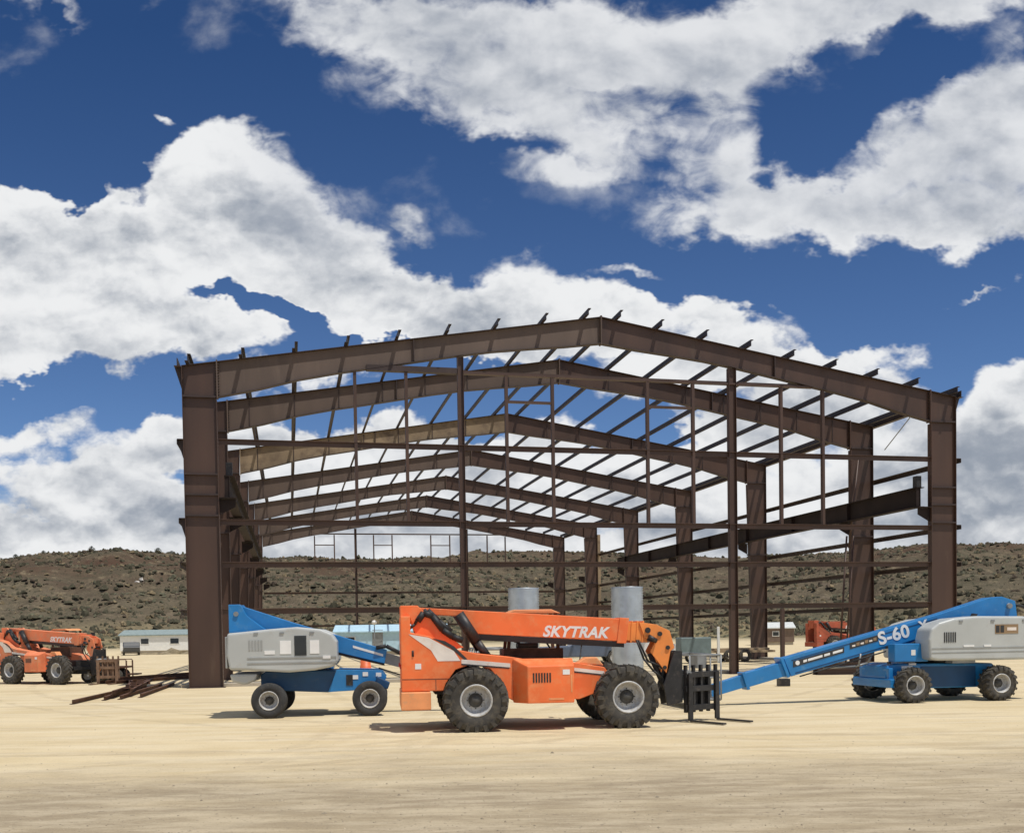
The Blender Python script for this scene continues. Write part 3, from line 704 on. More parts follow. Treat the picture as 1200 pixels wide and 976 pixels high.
# end walls: posts, girts and framed openings
def endwall(v, far):
    dv = .28 if far else .0
    vv = v+dv
    zc = (12.5 if not far else 12.55)
    for z in (9.55, 6.47, 4.83, 3.02):
        mb = MB(); mb.box(CW+.03, W-CW-.03, vv-.10, vv+.10, z-.012, z+.012); mb.box(CW+.03, W-CW-.03, vv-.012, vv+.012, z-.20, z-.014)
        mb.build('end_girt', M['primer'], bld)
    mb = MB()
    if not far: mb.box(10.9, 26.4, vv-.10, vv+.10, zc-.08, zc+.0); mb.box(10.9, 26.4, vv-.012, vv+.012, zc+.002, zc+.07)
    else: mb.box(4.2, 29.3, vv-.10, vv+.10, zc-.06, zc+.06)
    mb.build('header', M['primer'], bld)
    if not far: MB().box(7.0, 10.63, vv-.14, vv+.14, zc-.09, zc+.13).build('header', M['primer_dark'], bld)
    for u, wd in ((10.78, .12), (22.6, .17)):
        mb = MB(); zt = top(u)-depth(u)-.05
        mb.box(u-wd, u-wd+.015, vv-.13, vv+.13, .02, zt); mb.box(u+wd-.015, u+wd, vv-.13, vv+.13, .02, zt); mb.box(u-wd+.017, u+wd-.017, vv-.01, vv+.01, .02, zt)
        o = mb.build('end_post', M['primer'], bld)
        MB().box(u-.28, u+.28, vv-.25, vv+.25, -.02, .018).build('base_plate', M['primer_dark'], o)
    for u in (6.54, 8.57, 12.67, 14.62, 18.76, 20.81, 24.9, 26.9):
        zt = min(12.40 if not far else 12.45, top(u)-depth(u)-.05)
        mb = MB(); z0 = 6.49 if not far else 9.57
        mb.box(u-.06, u+.06, vv-.09, vv-.075, z0, zt); mb.box(u-.06, u-.045, vv-.073, vv+.09, z0, zt); mb.box(u+.045, u+.06, vv-.073, vv+.09, z0, zt)
        mb.build('jamb', M['primer'], bld)
    for a, b in ((12.67, 14.62), (18.76, 20.81)) + (((6.54, 8.57),) if far else ()):
        MB().box(a+.065, b-.065, vv-.08, vv+.08, 11.33, 11.42).build('opening_head', M['primer'], bld)
endwall(0, False); endwall(VS[-1], True)
MB().box(24.83, 24.97, -.09, .09, .02, 2.80).build('jamb', M['primer'], bld)
# brace rods leaning at the second right column
mb = MB()
for k, (u0, v0, z0, u1, v1, z1) in enumerate(((31.75, B1-.45, 6.6, 31.2, B1-.6, .1), (32.1, B1-.5, 6.6, 31.5, B1-.7, .1), (32.5, B1-.35, 10.6, 31.9, B1-.4, 6.0))):
    MB().cyl((u0, v0, z0), (u1, v1, z1), .05, .05, 8).build('brace_rod', M['primer'], bld)
# tan post at the sixth frame
MB().box(W-CW+1.32, W-CW+1.60, VS[5]-.14, VS[5]+.14, .02, HE-.9).build('tan_post', M['tan_mud'], bld, label='tan uncoated post beside the sixth right column')
# concrete grade beams
def gbeam(x0, x1, y0, y1): MB().box(x0, x1, y0, y1, -.3, -.035 if False else .10).build('footing', M['concrete'], bld, bevel=.02)
mb = MB()
mb.box(-.35, W+.35, .30, .75, -.3, .14); mb.box(-.30, .60, .76, VS[-1]-.8, -.3, .12); mb.box(W-.60, W+.30, .76, VS[-1]-.8, -.3, .12); mb.box(-.35, W+.35, VS[-1]-.75, VS[-1]-.3, -.3, .14)
mb.build('footing', M['concrete'], bld, bevel=.02)

# ------------------------------------------------------------------ wheels
def wheel(parent, x, y, r, wd, rr, outward, tm, lugs=0, name='wheel'):
    """wheel on a y axle; outward -1 = outer face towards -y"""
    mb = MB(); hw = wd/2; s = outward
    prof = [(rr, -hw*.80), (rr+.02, -hw*.95), (rr+.45*(r-rr), -hw*1.02), (r*.93, -hw*.96), (r*.975, -hw*.78), (r*.985, -hw*.4), (r*.985, hw*.4), (r*.975, hw*.78), (r*.93, hw*.96), (rr+.45*(r-rr), hw*1.02), (rr+.02, hw*.95), (rr, hw*.80)]
    mb.lathe_y(prof, (0, 0, 0), 48)
    if lugs:
        for i in range(lugs):
            for side in (-1, 1):
                a = 2*PI*(i+(.5 if side > 0 else 0))/lugs
                c, sn = math.cos(a), math.sin(a); tan = (-sn, c)
                def P(rad, yy, t): return (rad*c+t*tan[0], yy, rad*sn+t*tan[1])
                lw = .032*r/.63*(1.2); sk = .13*r/.63
                r0, r1 = r*.955, r*1.02
                vs = [mb.bm.verts.new(P(rd, yy, t)) for rd in (r0, r1) for yy, t in ((side*.0, sk-lw), (side*.0, sk+lw), (side*hw*.97, -lw), (side*hw*.97, lw))]
                for f in ((0, 1, 3, 2), (4, 6, 7, 5), (0, 4, 5, 1), (2, 3, 7, 6), (0, 2, 6, 4), (1, 5, 7, 3)): mb.bm.faces.new([vs[k] for k in f])
                # shoulder part of the lug running down the sidewall
                vs = [mb.bm.verts.new(P(rd, yy, t)) for rd, yy in ((r*1.0, side*hw*.90), (r*.80, side*hw*1.0)) for yy, t in ((yy, -lw), (yy, lw), (yy+side*.03, -lw), (yy+side*.03, lw))]
                for f in ((0, 1, 3, 2), (4, 6, 7, 5), (0, 4, 5, 1), (2, 3, 7, 6), (0, 2, 6, 4), (1, 5, 7, 3)): mb.bm.faces.new([vs[k] for k in f])
    o = mb.build(name, tm, parent); o.location = (x, y, r*.985)
    mb = MB()
    e = s*hw
    mb.lathe_y([(rr*1.03, e*.86), (rr*1.03, e*.97), (rr*.93, e*.97), (rr*.88, e*.45), (rr*.82, e*.0), (rr*.60, e*-.10), (rr*.40, e*-.05), (0.001, e*-.05)], (0, 0, 0), 36)
    rim = mb.build('rim', M['rim'], o)
    mb = MB()
    mb.lathe_y([(rr*.46, e*-.05), (rr*.44, e*.25), (rr*.30, e*.34), (rr*.26, e*.52), (.001, e*.52)], (0, 0, 0), 20)
    for i in range(8):
        a = 2*PI*i/8; mb.cyl((rr*.52*math.cos(a), e*-.08, rr*.52*math.sin(a)), (rr*.52*math.cos(a), e*.05, rr*.52*math.sin(a)), rr*.04, rr*.04, 6)
    mb.build('hub', M['hub'], o)
    return o

# ------------------------------------------------------------------ telehandler
def telehandler(label, loc, rz, text=True):
    t = thing('telehandler', label, 'telehandler', loc, rz, 'orange telehandlers')
    O = M['orange']
    top_pts = [(-2.97, .81), (-2.97, 2.30), (-2.78, 2.30), (-2.78, 1.98), (-2.4, 1.90), (-1.95, 1.64), (-1.46, 1.54), (-.78, 1.46), (-.44, 1.40), (.55, 1.32), (1.12, 1.22), (1.25, 1.05), (1.25, .80), (.95, .70), (.60, .58), (-.75, .58), (-.95, .70), (-1.0, .95), (-1.2, 1.22), (-1.55, 1.34), (-1.9, 1.22), (-2.1, .95), (-2.15, .81)]
    mb = MB(); mb.prism(top_pts, -.84, -.46); mb.prism(top_pts, .46, .84)
    body = mb.build('body', O, t, bevel=.015)
    mb = MB(); mb.box(-2.3, 1.9, -.455, .455, .72, 1.02); mb.box(-2.0, -1.1, -.62, .62, .60, .78); mb.box(1.05, 1.95, -.62, .62, .60, .76)
    mb.build('chassis', M['black'], t, bevel=.01)
    mb = MB(); mb.box(-2.99, -2.40, -.93, .93, .44, .80); mb.build('counterweight', M['orange_pale'], t, bevel=.025)
    # rear tower holding the boom pivot
    mb = MB()
    for s in (-1, 1):
        mb.prism([(-2.965, 2.28), (-2.965, 2.52), (-2.62, 2.52), (-2.30, 2.22), (-2.10, 1.98), (-1.70, 1.66), (-2.0, 1.60), (-2.65, 1.9), (-2.775, 2.28)], s*.455, s*.37)
    mb.box(-2.96, -2.90, -.365, .365, 1.9, 2.50)
    mb.build('boom_tower', O, t, bevel=.01)
    # decals
    mb = MB(); mb.prism([(-2.82, 1.945), (-2.42, 1.87), (-1.93, 1.60), (-1.80, 1.40), (-2.25, 1.40), (-2.38, 1.62)], -.846, -.841)
    mb.prism([(-1.78, 1.43), (-.80, 1.33), (-.80, 1.25), (-1.78, 1.345)], -.846, -.841); mb.prism([(.50, 1.22), (1.12, 1.135), (1.12, 1.07), (.50, 1.15)], -.846, -.841)
    mb.build('stripe', M['swoosh'], body)
    mb = MB(); mb.prism([(-1.78, 1.343), (-.82, 1.248), (-.82, 1.225), (-1.78, 1.315)], -.8465, -.8415); mb.prism([(.50, 1.148), (1.12, 1.068), (1.12, 1.045), (.50, 1.12)], -.8465, -.8415)
    mb.prism([(-2.35, 1.86), (-2.0, 1.66), (-1.72, 1.42), (-1.66, 1.43), (-1.92, 1.69), (-2.1, 1.80)], -.8465, -.8415)
    mb.build('stripe_dark_edge', M['decal_dark'], body)  # dark decal lines bordering the cream stripes
    # engine box on the near side
    mb = MB(); b = mb.bm
    f = [(-.76, -.845), (-.50, -1.2), (.43, -1.2), (.46, -.845)]
    zt = [1.43, 1.27, 1.28, 1.42]
    A = [b.verts.new((x, y, .54)) for x, y in f]; B_ = [b.verts.new((x, y, z)) for (x, y), z in zip(f, zt)]
    b.faces.new(A[::-1]); b.faces.new(B_)
    for i in range(4): b.faces.new([A[i], A[(i+1) % 4], B_[(i+1) % 4], B_[i]])
    ob = mb.build('engine_hood', M['orange'], t, bevel=.02)
    mb = MB(); mb.box(-.08, .22, -1.206, -1.2015, .60, .64); mb.box(.36, .39, -1.206, -1.2015, .75, 1.1); mb.build('hood_latch', M['orange_pale'], ob)
    mb = MB()
    for k in range(7): mb.box(-.40+k*.055, -.37+k*.055, -1.2065, -1.2015, .95, 1.14)
    mb.build('vent_grille', M['black'], ob)
    mb = MB(); mb.box(.20, .34, -1.2065, -1.2015, 1.10, 1.20); mb.build('warning_label', M['white'], ob)
    mb = MB(); mb.box(-2.70, -2.58, -.8475, -.8415, 1.25, 1.36); mb.build('warning_label', M['white'], body)
    mb = MB(); mb.box(-2.965, -1.9, -.845, -.8412, 1.045, 1.055); mb.box(-2.30, -2.29, -.845, -.8412, .83, 1.04); mb.build('panel_seam', M['decal_dark'], body)
    mb = MB(); mb.cyl((-2.74, -.848, 1.62), (-2.74, -.8412, 1.50), .02, .02, 8); mb.build('lifting_eye', M['black'], body)
    mb = MB(); mb.tube([(.95, .9, 1.25), (1.05, 1.15, 1.6), (1.05, 1.18, 2.0)], .015, 6); mb.box(1.03, 1.07, 1.08, 1.28, 2.0, 2.25); mb.build('mirror', M['black'], t)
    mb = MB(); mb.prism([(.55, 1.30), (.75, 1.42), (.98, 1.42), (1.12, 1.25)], -.80, -.52); mb.build('fender_box', M['orange_pale'], t, bevel=.02)
    # far side: fuel tank and cab
    mb = MB(); mb.box(-.9, .75, .85, 1.18, .55, 1.25); mb.build('fuel_tank', O, t, bevel=.04)
    mb = MB()
    for x in (-.72, .42):
        for y in (.42, 1.08): mb.bar((x, y, 1.2), (x*.82, y, 2.38), .07)
    mb.box(-.78, .5, .38, 1.12, 1.2, 1.60)
    cb = mb.build('cab', M['rust'], t, bevel=.01)
    mb = MB(); mb.prism([(-.74, 2.34), (-.55, 2.43), (.25, 2.43), (.46, 2.34)], .34, 1.14); mb.build('cab_roof', M['orange_pale'], cb, bevel=.02)
    mb = MB(); mb.box(-.45, .0, .6, .95, 1.6, 1.72); mb.box(-.5, -.38, .6, .95, 1.72, 2.1); mb.build('seat', M['black'], cb, bevel=.03)
    mb = MB(); mb.cyl((.28, .78, 1.6), (.12, .78, 1.85), .02); mb.lathe_z([(.16, 0), (.18, .015), (.16, .03)], (.1, .78, 1.85), 16, cap=False); mb.build('steering_wheel', M['black'], cb)
    # boom
    sl = -math.atan2(.33, 4.6)
    mb = MB(); mb.prism([(-2.90, 2.505), (1.78, 2.19), (1.70, 1.72), (-1.44, 1.93), (-1.76, 2.30), (-2.88, 2.37)], -.22, .22)
    bo = mb.build('boom', O, t, bevel=.012)
    mb = MB(); mb.prism([(-1.43, 1.926), (1.69, 1.716), (1.69, 1.60), (-1.40, 1.80)], -.215, .215); mb.build('underside_strip', M['wear_shadow'], bo)  # black strip paints the boom's bottom shadow together with its wear
    mb = MB(); mb.prism([(1.60, 2.225), (1.80, 2.21), (1.73, 1.68), (1.53, 1.69)], -.245, .245); mb.build('collar', O, bo, bevel=.008)
    mb = MB(); mb.prism([(1.75, 2.13), (2.24, 2.09), (2.20, 1.69), (1.70, 1.75)], -.175, .175)
    for x in (1.86, 1.98, 2.10): mb.prism([(x, 2.15), (x+.035, 2.147), (x+.0, 1.69), (x-.035, 1.695)], -.19, .19)
    ib = mb.build('inner_boom', M['orange_light'], bo, bevel=.006)
    mb = MB()
    for s in (-1, 1): mb.prism([(2.02, 2.12), (2.39, 2.07), (2.68, 1.93), (2.78, 1.57), (2.69, 1.50), (2.60, 1.04), (2.25, 1.50), (2.36, 1.70), (2.13, 1.80)], s*.21, s*.17)
    mb.box(2.25, 2.55, -.165, .165, 1.75, 2.0)
    hd = mb.build('boom_head', M['orange_light'], bo, bevel=.006)
    mb = MB()
    for p, r in (((2.46, 1.87), .05), ((2.63, 1.58), .045), ((2.20, 1.95), .06), ((2.56, 1.16), .04)): mb.cyl((p[0], -.24, p[1]), (p[0], .24, p[1]), r, r, 12)
    mb.cyl((2.20, -.26, 1.80), (2.38, -.26, 1.72), .07, .05, 10)
    mb.build('pivot_pin', M['black'], hd)
    if text:
        text_mesh('lettering', 'SKYTRAK', .31, (-.04, 1.862), math.radians(-2.3), -.2225, M['white'], bo, .28, .011, sx=1.0)
    # boom cylinders and hoses
    mb = MB(); mb.cyl((-1.78, -.33, 2.34), (-1.42, -.33, 1.78), .11, .11, 14); mb.cyl((-1.42, -.33, 1.78), (-1.20, -.33, 1.46), .085, .085, 12)
    mb.cyl((-1.78, .33, 2.34), (-1.30, .33, 1.6), .085, .085, 14); mb.build('lift_cylinder', M['black'], t)
    mb = MB(); mb.tube([(-2.62, -.47, 2.20), (-2.50, -.48, 2.37), (-2.32, -.48, 2.30), (-2.12, -.48, 2.02), (-1.92, -.47, 1.88), (-1.72, -.46, 1.80)], .065, 8)
    mb.tube([(-2.60, -.40, 2.25), (-2.42, -.42, 2.42), (-2.2, -.42, 2.2), (-1.95, -.42, 1.98)], .06, 8)
    mb.tube([(-2.80, -.47, 2.05), (-2.68, -.49, 2.14), (-2.60, -.48, 2.30)], .03, 8)
    mb.build('hydraulic_hose', M['hose'], t)
    mb = MB(); mb.tube([(1.95, -.24, 1.75), (2.1, -.25, 1.35), (2.3, -.25, 1.1), (2.5, -.22, .95)], .022, 8); mb.tube([(2.0, -.2, 1.75), (2.2, -.2, 1.3), (2.45, -.2, 1.2)], .022, 8)
    mb.build('hydraulic_hose', M['hose'], t)
    # quick coupler
    mb = MB()
    mb.prism([(2.60, 1.02), (2.76, 1.52), (2.93, 1.50), (2.93, .42), (2.60, .36), (2.52, .8)], -.26, -.20); mb.prism([(2.60, 1.02), (2.76, 1.52), (2.93, 1.50), (2.93, .42), (2.60, .36), (2.52, .8)], .20, .26)
    mb.box(2.78, 2.92, -.195, .195, .45, 1.48); mb.cyl((2.3, 0, 1.45), (2.62, 0, .7), .06, .06, 10)
    mb.build('coupler', M['black'], t, bevel=.006)
    mb = MB(); mb.box(2.94, 3.10, -.2, .2, .5, 1.0); mb.prism([(3.0, 1.0), (3.12, .62), (3.02, .5)], -.27, -.21, 1); mb.cyl((3.05, -.35, 1.05), (3.05, .3, 1.05), .05, .05, 10)
    mb.build('tilt_block', [M['grey'], M['orange_pale']], t)
    # slewing fork carriage, swung towards the near side
    R = Matrix.Translation((3.42, -.12, 0)) @ Matrix.Rotation(math.radians(-62), 4, 'Z')
    mb = MB()   # local: x = tine direction, y across
    for z in (.30, .70, 1.0): mb.box(-.06, .0, -.50, .50, z-.06, z+.06)
    for y in (-.45, -.22, .0, .22, .45): mb.box(-.10, -.03, y-.03, y+.03, .20, 1.20)
    mb.box(-.22, -.11, -.3, .3, .35, 1.0)
    mb.xf(R); mb.build('fork_carriage', M['black'], t, bevel=.004)
    for y in (-.40, .40):
        mb = MB(); mb.box(.004, .045, y-.06, y+.06, .035, 1.04); mb.prism([(.004, .012), (.05, .012), (1.15, .015), (1.15, .025), (.05, .055), (.004, .055)], y-.055, y+.055) if False else None
        mb.box(.046, .98, y-.05, y+.05, .012, .045); mb.xf(R); mb.build('fork', M['black'], t)
    # axles, wheels
    mb = MB()
    for x in (-1.528, 1.528): mb.cyl((x, -.95, .62), (x, .95, .62), .12, .12, 12); mb.box(x-.2, x+.2, -.25, .25, .42, .82)
    mb.build('axle', M['black'], t)
    for x in (-1.528, 1.528):
        for s in (-1, 1): wheel(t, x, s*1.03, .63, .36, .315, s, M['tyre'], 20)
    # lights
    mb = MB(); mb.cyl((-3.0, -.6, 1.3), (-2.975, -.6, 1.3), .05, .05, 12); mb.cyl((-3.0, .6, 1.3), (-2.975, .6, 1.3), .05, .05, 12); mb.build('tail_light', M['lamp_red'], t)
    return t
tele = telehandler('bright orange telehandler with white lettering on its boom parked in front of the steel frame', (.652, 21.015, 0), math.radians(7.3))
a = copy_tree(tele); a.location = (-20.45, 44.9, 0); a.rotation_euler = (0, 0, math.radians(-27)); a['label'] = 'orange telehandler with low boom parked at the far left beyond the steel pile'
b_ = copy_tree(tele); b_.location = (26.7, 80.5, 0); b_.rotation_euler = (0, 0, math.radians(14)); b_['label'] = 'distant orange telehandler partly hidden behind the right boom lift and a column'
def repaint(o, table):
    if o.type == 'MESH' and any(m in table for m in o.data.materials):
        o.data = o.data.copy()
        for i, m in enumerate(o.data.materials):
            if m in table: o.data.materials[i] = table[m]
    for c in kids(o): repaint(c, table)
repaint(a, {M['orange']: M['orange_old'], M['orange_light']: M['orange_old']})
for c in kids(a):
    if c.name.startswith('fork'): repaint(c, {M['black']: M['rust_pale']})
repaint(b_, {M['orange']: M['brick'], M['orange_light']: M['brick'], M['orange_pale']: M['brick'], M['swoosh']: M['brick']})

# ------------------------------------------------------------------ boom lifts
def obround_cover(mb, pts, y0, y1, mi=0): mb.prism(pts, y0, y1, mi)
def basket(t, x, z, sgn, mat_, yaw=0.):
    mb = MB(); L_ = .8; w2 = 1.1
    for zz in (.02, .55, 1.1):
        for a_, b__ in (((0, -w2), (L_, -w2)), ((L_, -w2), (L_, w2)), ((L_, w2), (0, w2)), ((0, w2), (0, -w2))):
            mb.cyl((a_[0], a_[1], zz), (b__[0], b__[1], zz), .022, .022, 8)
    for yy in (-w2, -.4, .4, w2):
        for xx in (0, L_): mb.cyl((xx, yy, 0), (xx, yy, 1.1), .022, .022, 8)
    mb.box(0, L_, -w2, w2, -.02, .01); mb.box(.06, .3, -.3, .3, .75, 1.05)
    R = Matrix.Translation((x, 0, z)) @ Matrix.Rotation(yaw, 4, 'Z') @ Matrix.Diagonal((sgn, 1, 1, 1))
    mb.xf(R); return mb.build('work_platform', mat_, t)
# right-hand lift, boom lowered towards the left
rl = thing('boom_lift', 'larger blue and grey boom lift at the right edge with its boom lowered leftwards', 'boom lift', (11.229, 26.717, 0), math.radians(9.89), 'blue boom lifts')
mb = MB(); mb.prism([(-1.62, .40), (-1.75, .62), (-1.70, .93), (-1.40, .985), (1.3, .95), (1.45, .8), (1.4, .45), (.9, .33), (-.9, .33)], -.62, .62); chs = mb.build('chassis', M['blue'], rl, bevel=.03)
mb = MB(); mb.prism([(-.75, .36), (-.75, .90), (.8, .88), (.8, .36)], -.645, -.622); mb.build('side_panel', M['blue_dark'], chs)
mb = MB()
for y in (-.74, .74): mb.box(-1.72, -1.60, min(y, y*.6), max(y, y*.6), .42, .88)
mb.box(-1.80, -1.5, -.95, .95, .38, .60); mb.box(1.05, 1.4, -.95, .95, .38, .60); mb.build('axle', M['blue'], rl, bevel=.02)
mb = MB(); mb.box(-1.1, -.9, -.65, -.62, .94, .99) ; mb.box(-1.3, -1.0, -.64, -.623, .86, .92); mb.build('label_plate', M['white'], chs)
for x in (-1.25, 1.17):
    for s in (-1, 1): wheel(rl, x, s*1.02, .45, .36, .245, s, M['tyre'], 18)
mb = MB(); mb.lathe_z([(.5, .0), (.55, .02), (.55, .12), (.4, .14)], (0.1, 0, .96), 28); mb.build('slew_ring', M['black'], rl)
mb = MB(); mb.prism([(-1.5, 1.04), (-1.5, 1.40), (-.8, 1.46), (.4, 1.75), (1.9, 2.0), (1.9, 1.08)], -.42, -.32); mb.prism([(-1.0, 1.04), (-1.0, 1.5), (.4, 1.7), (1.9, 2.0), (1.9, 1.08)], .32, .42)
mb.box(-.9, 1.9, -.31, .31, 1.08, 1.2); mb.box(-1.56, -.62, -.75, -.425, 1.03, 1.50)
tt = mb.build('turntable', M['blue'], rl, bevel=.02)
MB().box(-1.10, -.98, -.756, -.7515, 1.20, 1.34).build('warning_label', M['white'], tt)
CP = [(-.80, 1.10), (-.83, 1.60), (-.77, 1.87), (-.55, 2.02), (-.13, 2.13), (.53, 2.18), (1.85, 2.16), (2.45, 2.05), (2.55, 1.7), (2.5, 1.15), (2.3, 1.04), (.2, 1.05), (-.6, 1.06)]
mb = MB(); mb.prism(CP, -1.13, -.46); mb.prism(CP, .46, 1.13)
cv = mb.build('engine_cover', M['cover'], rl, bevel=.06, seg=3)
mb = MB(); mb.box(-.76, 2.50, -1.142, -1.131, 1.36, 1.385); mb.box(-.76, 2.50, -1.142, -1.131, 1.26, 1.27); mb.build('cover_seam', M['cover_dark'], cv)
mb = MB(); mb.box(.12, .42, -1.146, -1.131, 1.395, 1.445); mb.box(.70, .90, -1.146, -1.131, 1.395, 1.445); mb.build('handle', M['white'], cv)
mb = MB(); mb.box(1.02, 1.68, -1.139, -1.131, 1.72, 1.96); dc = mb.build('decal', M['decal_tan'], cv)
mb = MB(); mb.box(1.04, 1.14, -1.144, -1.1395, 1.75, 1.93); mb.box(1.17, 1.27, -1.144, -1.1395, 1.75, 1.93); mb.build('decal_mark', M['decal_dark'], dc)
mb = MB(); mb.box(1.36, 1.62, -1.144, -1.1395, 1.80, 1.88); mb.build('decal_mark', M['swoosh'], dc)
mb = MB(); mb.prism([(.70, 2.05), (.83, 2.26), (.96, 2.24), (.84, 2.05)], -.52, -.44); mb.build('cover_latch', M['black'], cv)
mb = MB(); mb.box(-.1, .55, -1.0, -.7, .98, 1.055); mb.build('step', M['grey'], rl)
for hx in (.0, .9, 1.8): MB().box(hx, hx+.10, -1.15, -1.131, 2.03, 2.08).build('hinge', M['grey'], cv)
for k in range(6): MB().box(-.42+k*.06, -.39+k*.06, -1.142, -1.131, 1.52, 1.78).build('vent_slot', M['decal_dark'], cv)
mb = MB(); mb.tube([(-1.5, -.23, 1.40), (-.9, -.25, 1.46), (-.4, -.25, 1.62)], .028, 8); mb.tube([(-3.9, -.20, .70), (-2.6, -.215, 1.02), (-1.5, -.22, 1.30)], .02, 6); mb.build('boom_cable', M['hose'], bb_ if False else rl)
mb = MB(); mb.cyl((-1.62, -.58, .98), (-1.62, -.58, 1.04), .05, .05, 10); mb.build('tie_down_ring', M['black'], rl)
# boom
sl = math.atan2(.985, 3.6)
bs = MB(); bs.prism([(1.9, 2.70), (2.30, 2.58), (2.36, 2.15), (1.5, 2.16), (-1.28, 1.42), (-4.13, .70), (-4.33, 1.17), (-1.74, 1.81), (.05, 2.25), (1.55, 2.68)], -.19, .19)
bb = bs.build('boom', M['blue'], rl, bevel=.015)
mb = MB(); mb.prism([(-4.12, 1.13), (-1.7, 1.73), (0, 2.15), (0, 2.12), (-1.7, 1.70), (-4.12, 1.10)], -.197, -.191); mb.prism([(-4.02, .80), (-1.3, 1.49), (-1.3, 1.46), (-4.02, .77)], -.197, -.191)
mb.build('boom_edge_line', M['blue_dark'], bb)
mb = MB(); mb.prism([(-4.30, 1.08), (-4.15, .74), (-5.32, .44), (-5.42, .80)], -.155, .155); b2 = mb.build('middle_boom', M['blue'], bb, bevel=.012)
mb = MB(); mb.prism([(-5.38, .84), (-5.24, .40), (-5.32, .38), (-5.46, .82)], -.175, .175); mb.prism([(-4.36, 1.2), (-4.16, .69), (-4.24, .67), (-4.44, 1.18)], -.21, .21); mb.build('collar', M['blue'], bb, bevel=.008)
mb = MB(); mb.prism([(-5.44, .76), (-5.32, .46), (-6.25, .22), (-6.35, .50)], -.12, .12); mb.build('inner_boom', M['blue'], bb, bevel=.01)
mb = MB(); mb.cyl((2.1, -.26, 2.45), (2.1, .26, 2.45), .07, .07, 14); mb.build('pivot_pin', M['grey'], bb)
mb = MB(); mb.cyl((.4, 0, 1.45), (1.9, 0, 2.15), .09, .09, 12); mb.build('lift_cylinder', M['grey'], rl)
# writing: rental band, second decal, model number
SLP = math.atan2(.42, 1.70)
mb = MB(); k_ = math.tan(SLP)
mb.prism([(-4.08, .94), (-4.08, 1.09), (-2.66, 1.09+1.42*k_), (-2.66, .94+1.42*k_)], -.200, -.1915)
mb.build('decal_band', M['decal_dark'], bb)
mb = MB(); mb.cyl((-3.96, -.206, 1.05), (-3.96, -.2005, 1.05), .06, .06, 12); mb.build('decal_mark', M['white'], bb)
for kx, ww in ((-3.80, .10), (-3.67, .40), (-3.22, .16), (-2.98, .27)):
    mb = MB(); z0 = .94+(kx+4.08)*k_; mb.prism([(kx, z0+.045), (kx, z0+.105), (kx+ww, z0+.105+ww*k_), (kx+ww, z0+.045+ww*k_)], -.2045, -.2005); mb.build('decal_mark', M['white'], bb)
mb = MB(); kx = -2.50; z0 = 1.375; mb.prism([(kx, z0), (kx, z0+.16), (kx+.80, z0+.16+.8*k_), (kx+.80, z0+.8*k_)], -.200, -.1915); mb.build('decal_band', M['decal_dark'], bb)
for i in range(6):
    kx = -2.44+i*.12; z0 = 1.40+(kx+2.5)*k_; mb = MB(); mb.prism([(kx, z0+.02), (kx, z0+.06+.03*(i % 2)), (kx+.09, z0+.08+.03*(i % 2)), (kx+.09, z0+.03)], -.2045, -.2005); mb.build('decal_mark', M['decal_tan'] if i % 2 else M['swoosh'], bb)
text_mesh('lettering', 'S-60', .46, (-1.66, 1.475), SLP, -.2005, M['white'], bb, 0, .014, sx=1.06)
text_mesh('lettering', 'X', .34, (-.50, 1.83), SLP, -.2005, M['white'], bb, 0, .012)
mb = MB(); mb.tube([(2.3, -.1, 2.5), (2.6, -.1, 2.42), (3.0, -.1, 2.36)], .04, 8); mb.build('hose_bundle', M['hose'], rl)
# hose guides under the boom
mb = MB(); mb.tube([(-1.75, -.1, 1.35), (-1.95, -.1, 1.0), (-2.3, -.1, .92), (-3.2, -.1, .9)], .03, 8); mb.tube([(-2.2, -.2, 1.25), (-2.25, -.2, .95)], .025, 8); mb.build('hose_bundle', M['grey'], rl)
basket(rl, -6.4, .22, -1, M['grey'], 0)

# left lift, boom lowered towards the right behind the telehandler
ll = thing('boom_lift', 'smaller blue and silver boom lift between the left steel column and the orange telehandler', 'boom lift', (-4.739, 24.967, 0), math.radians(7.0), 'blue boom lifts')
mb = MB(); mb.prism([(-1.42, .70), (-1.42, 1.02), (-1.3, 1.10), (.26, 1.10), (1.45, 1.06), (1.58, .90), (1.45, .70), (.9, .62), (.16, .56), (-.9, .62)], -.60, .60); chs = mb.build('chassis', M['blue_dark'], ll, bevel=.03)
mb = MB(); mb.prism([(.18, .57), (.40, 1.115), (1.46, 1.075), (1.60, .90), (1.46, .68), (.9, .60)], -.66, -.604); mb.prism([(.18, .57), (.40, 1.115), (1.46, 1.075), (1.60, .90), (1.46, .68), (.9, .60)], .604, .66)
mb.build('side_panel', M['blue'], chs, bevel=.01)
mb = MB()
for x, z in ((.78, .93), (1.02, 1.0), (1.34, .98)): mb.box(x, x+.13, -.672, -.662, z-.06, z+.04)
mb.build('label_plate', M['white'], chs)
mb = MB(); mb.box(.62, .78, -.674, -.662, .72, .98); mb.build('recess', M['black'], chs)
mb = MB()
for x in (-1.18, 1.18): mb.box(x-.12, x+.12, -.95, .95, .40, .62)
mb.prism([(1.35, .95), (1.68, .78), (1.62, .62), (1.35, .7)], -.9, -.68); mb.build('axle', M['blue_dark'], ll, bevel=.02)
for x in (-1.18, 1.19):
    for s in (-1, 1): wheel(ll, x, s*.98, .425, .33, .225, s, M['tyre_dark'], 0)
mb = MB(); mb.lathe_z([(.5, .0), (.55, .02), (.55, .1), (.4, .12)], (-.5, 0, 1.05), 28); mb.build('slew_ring', M['black'], ll)
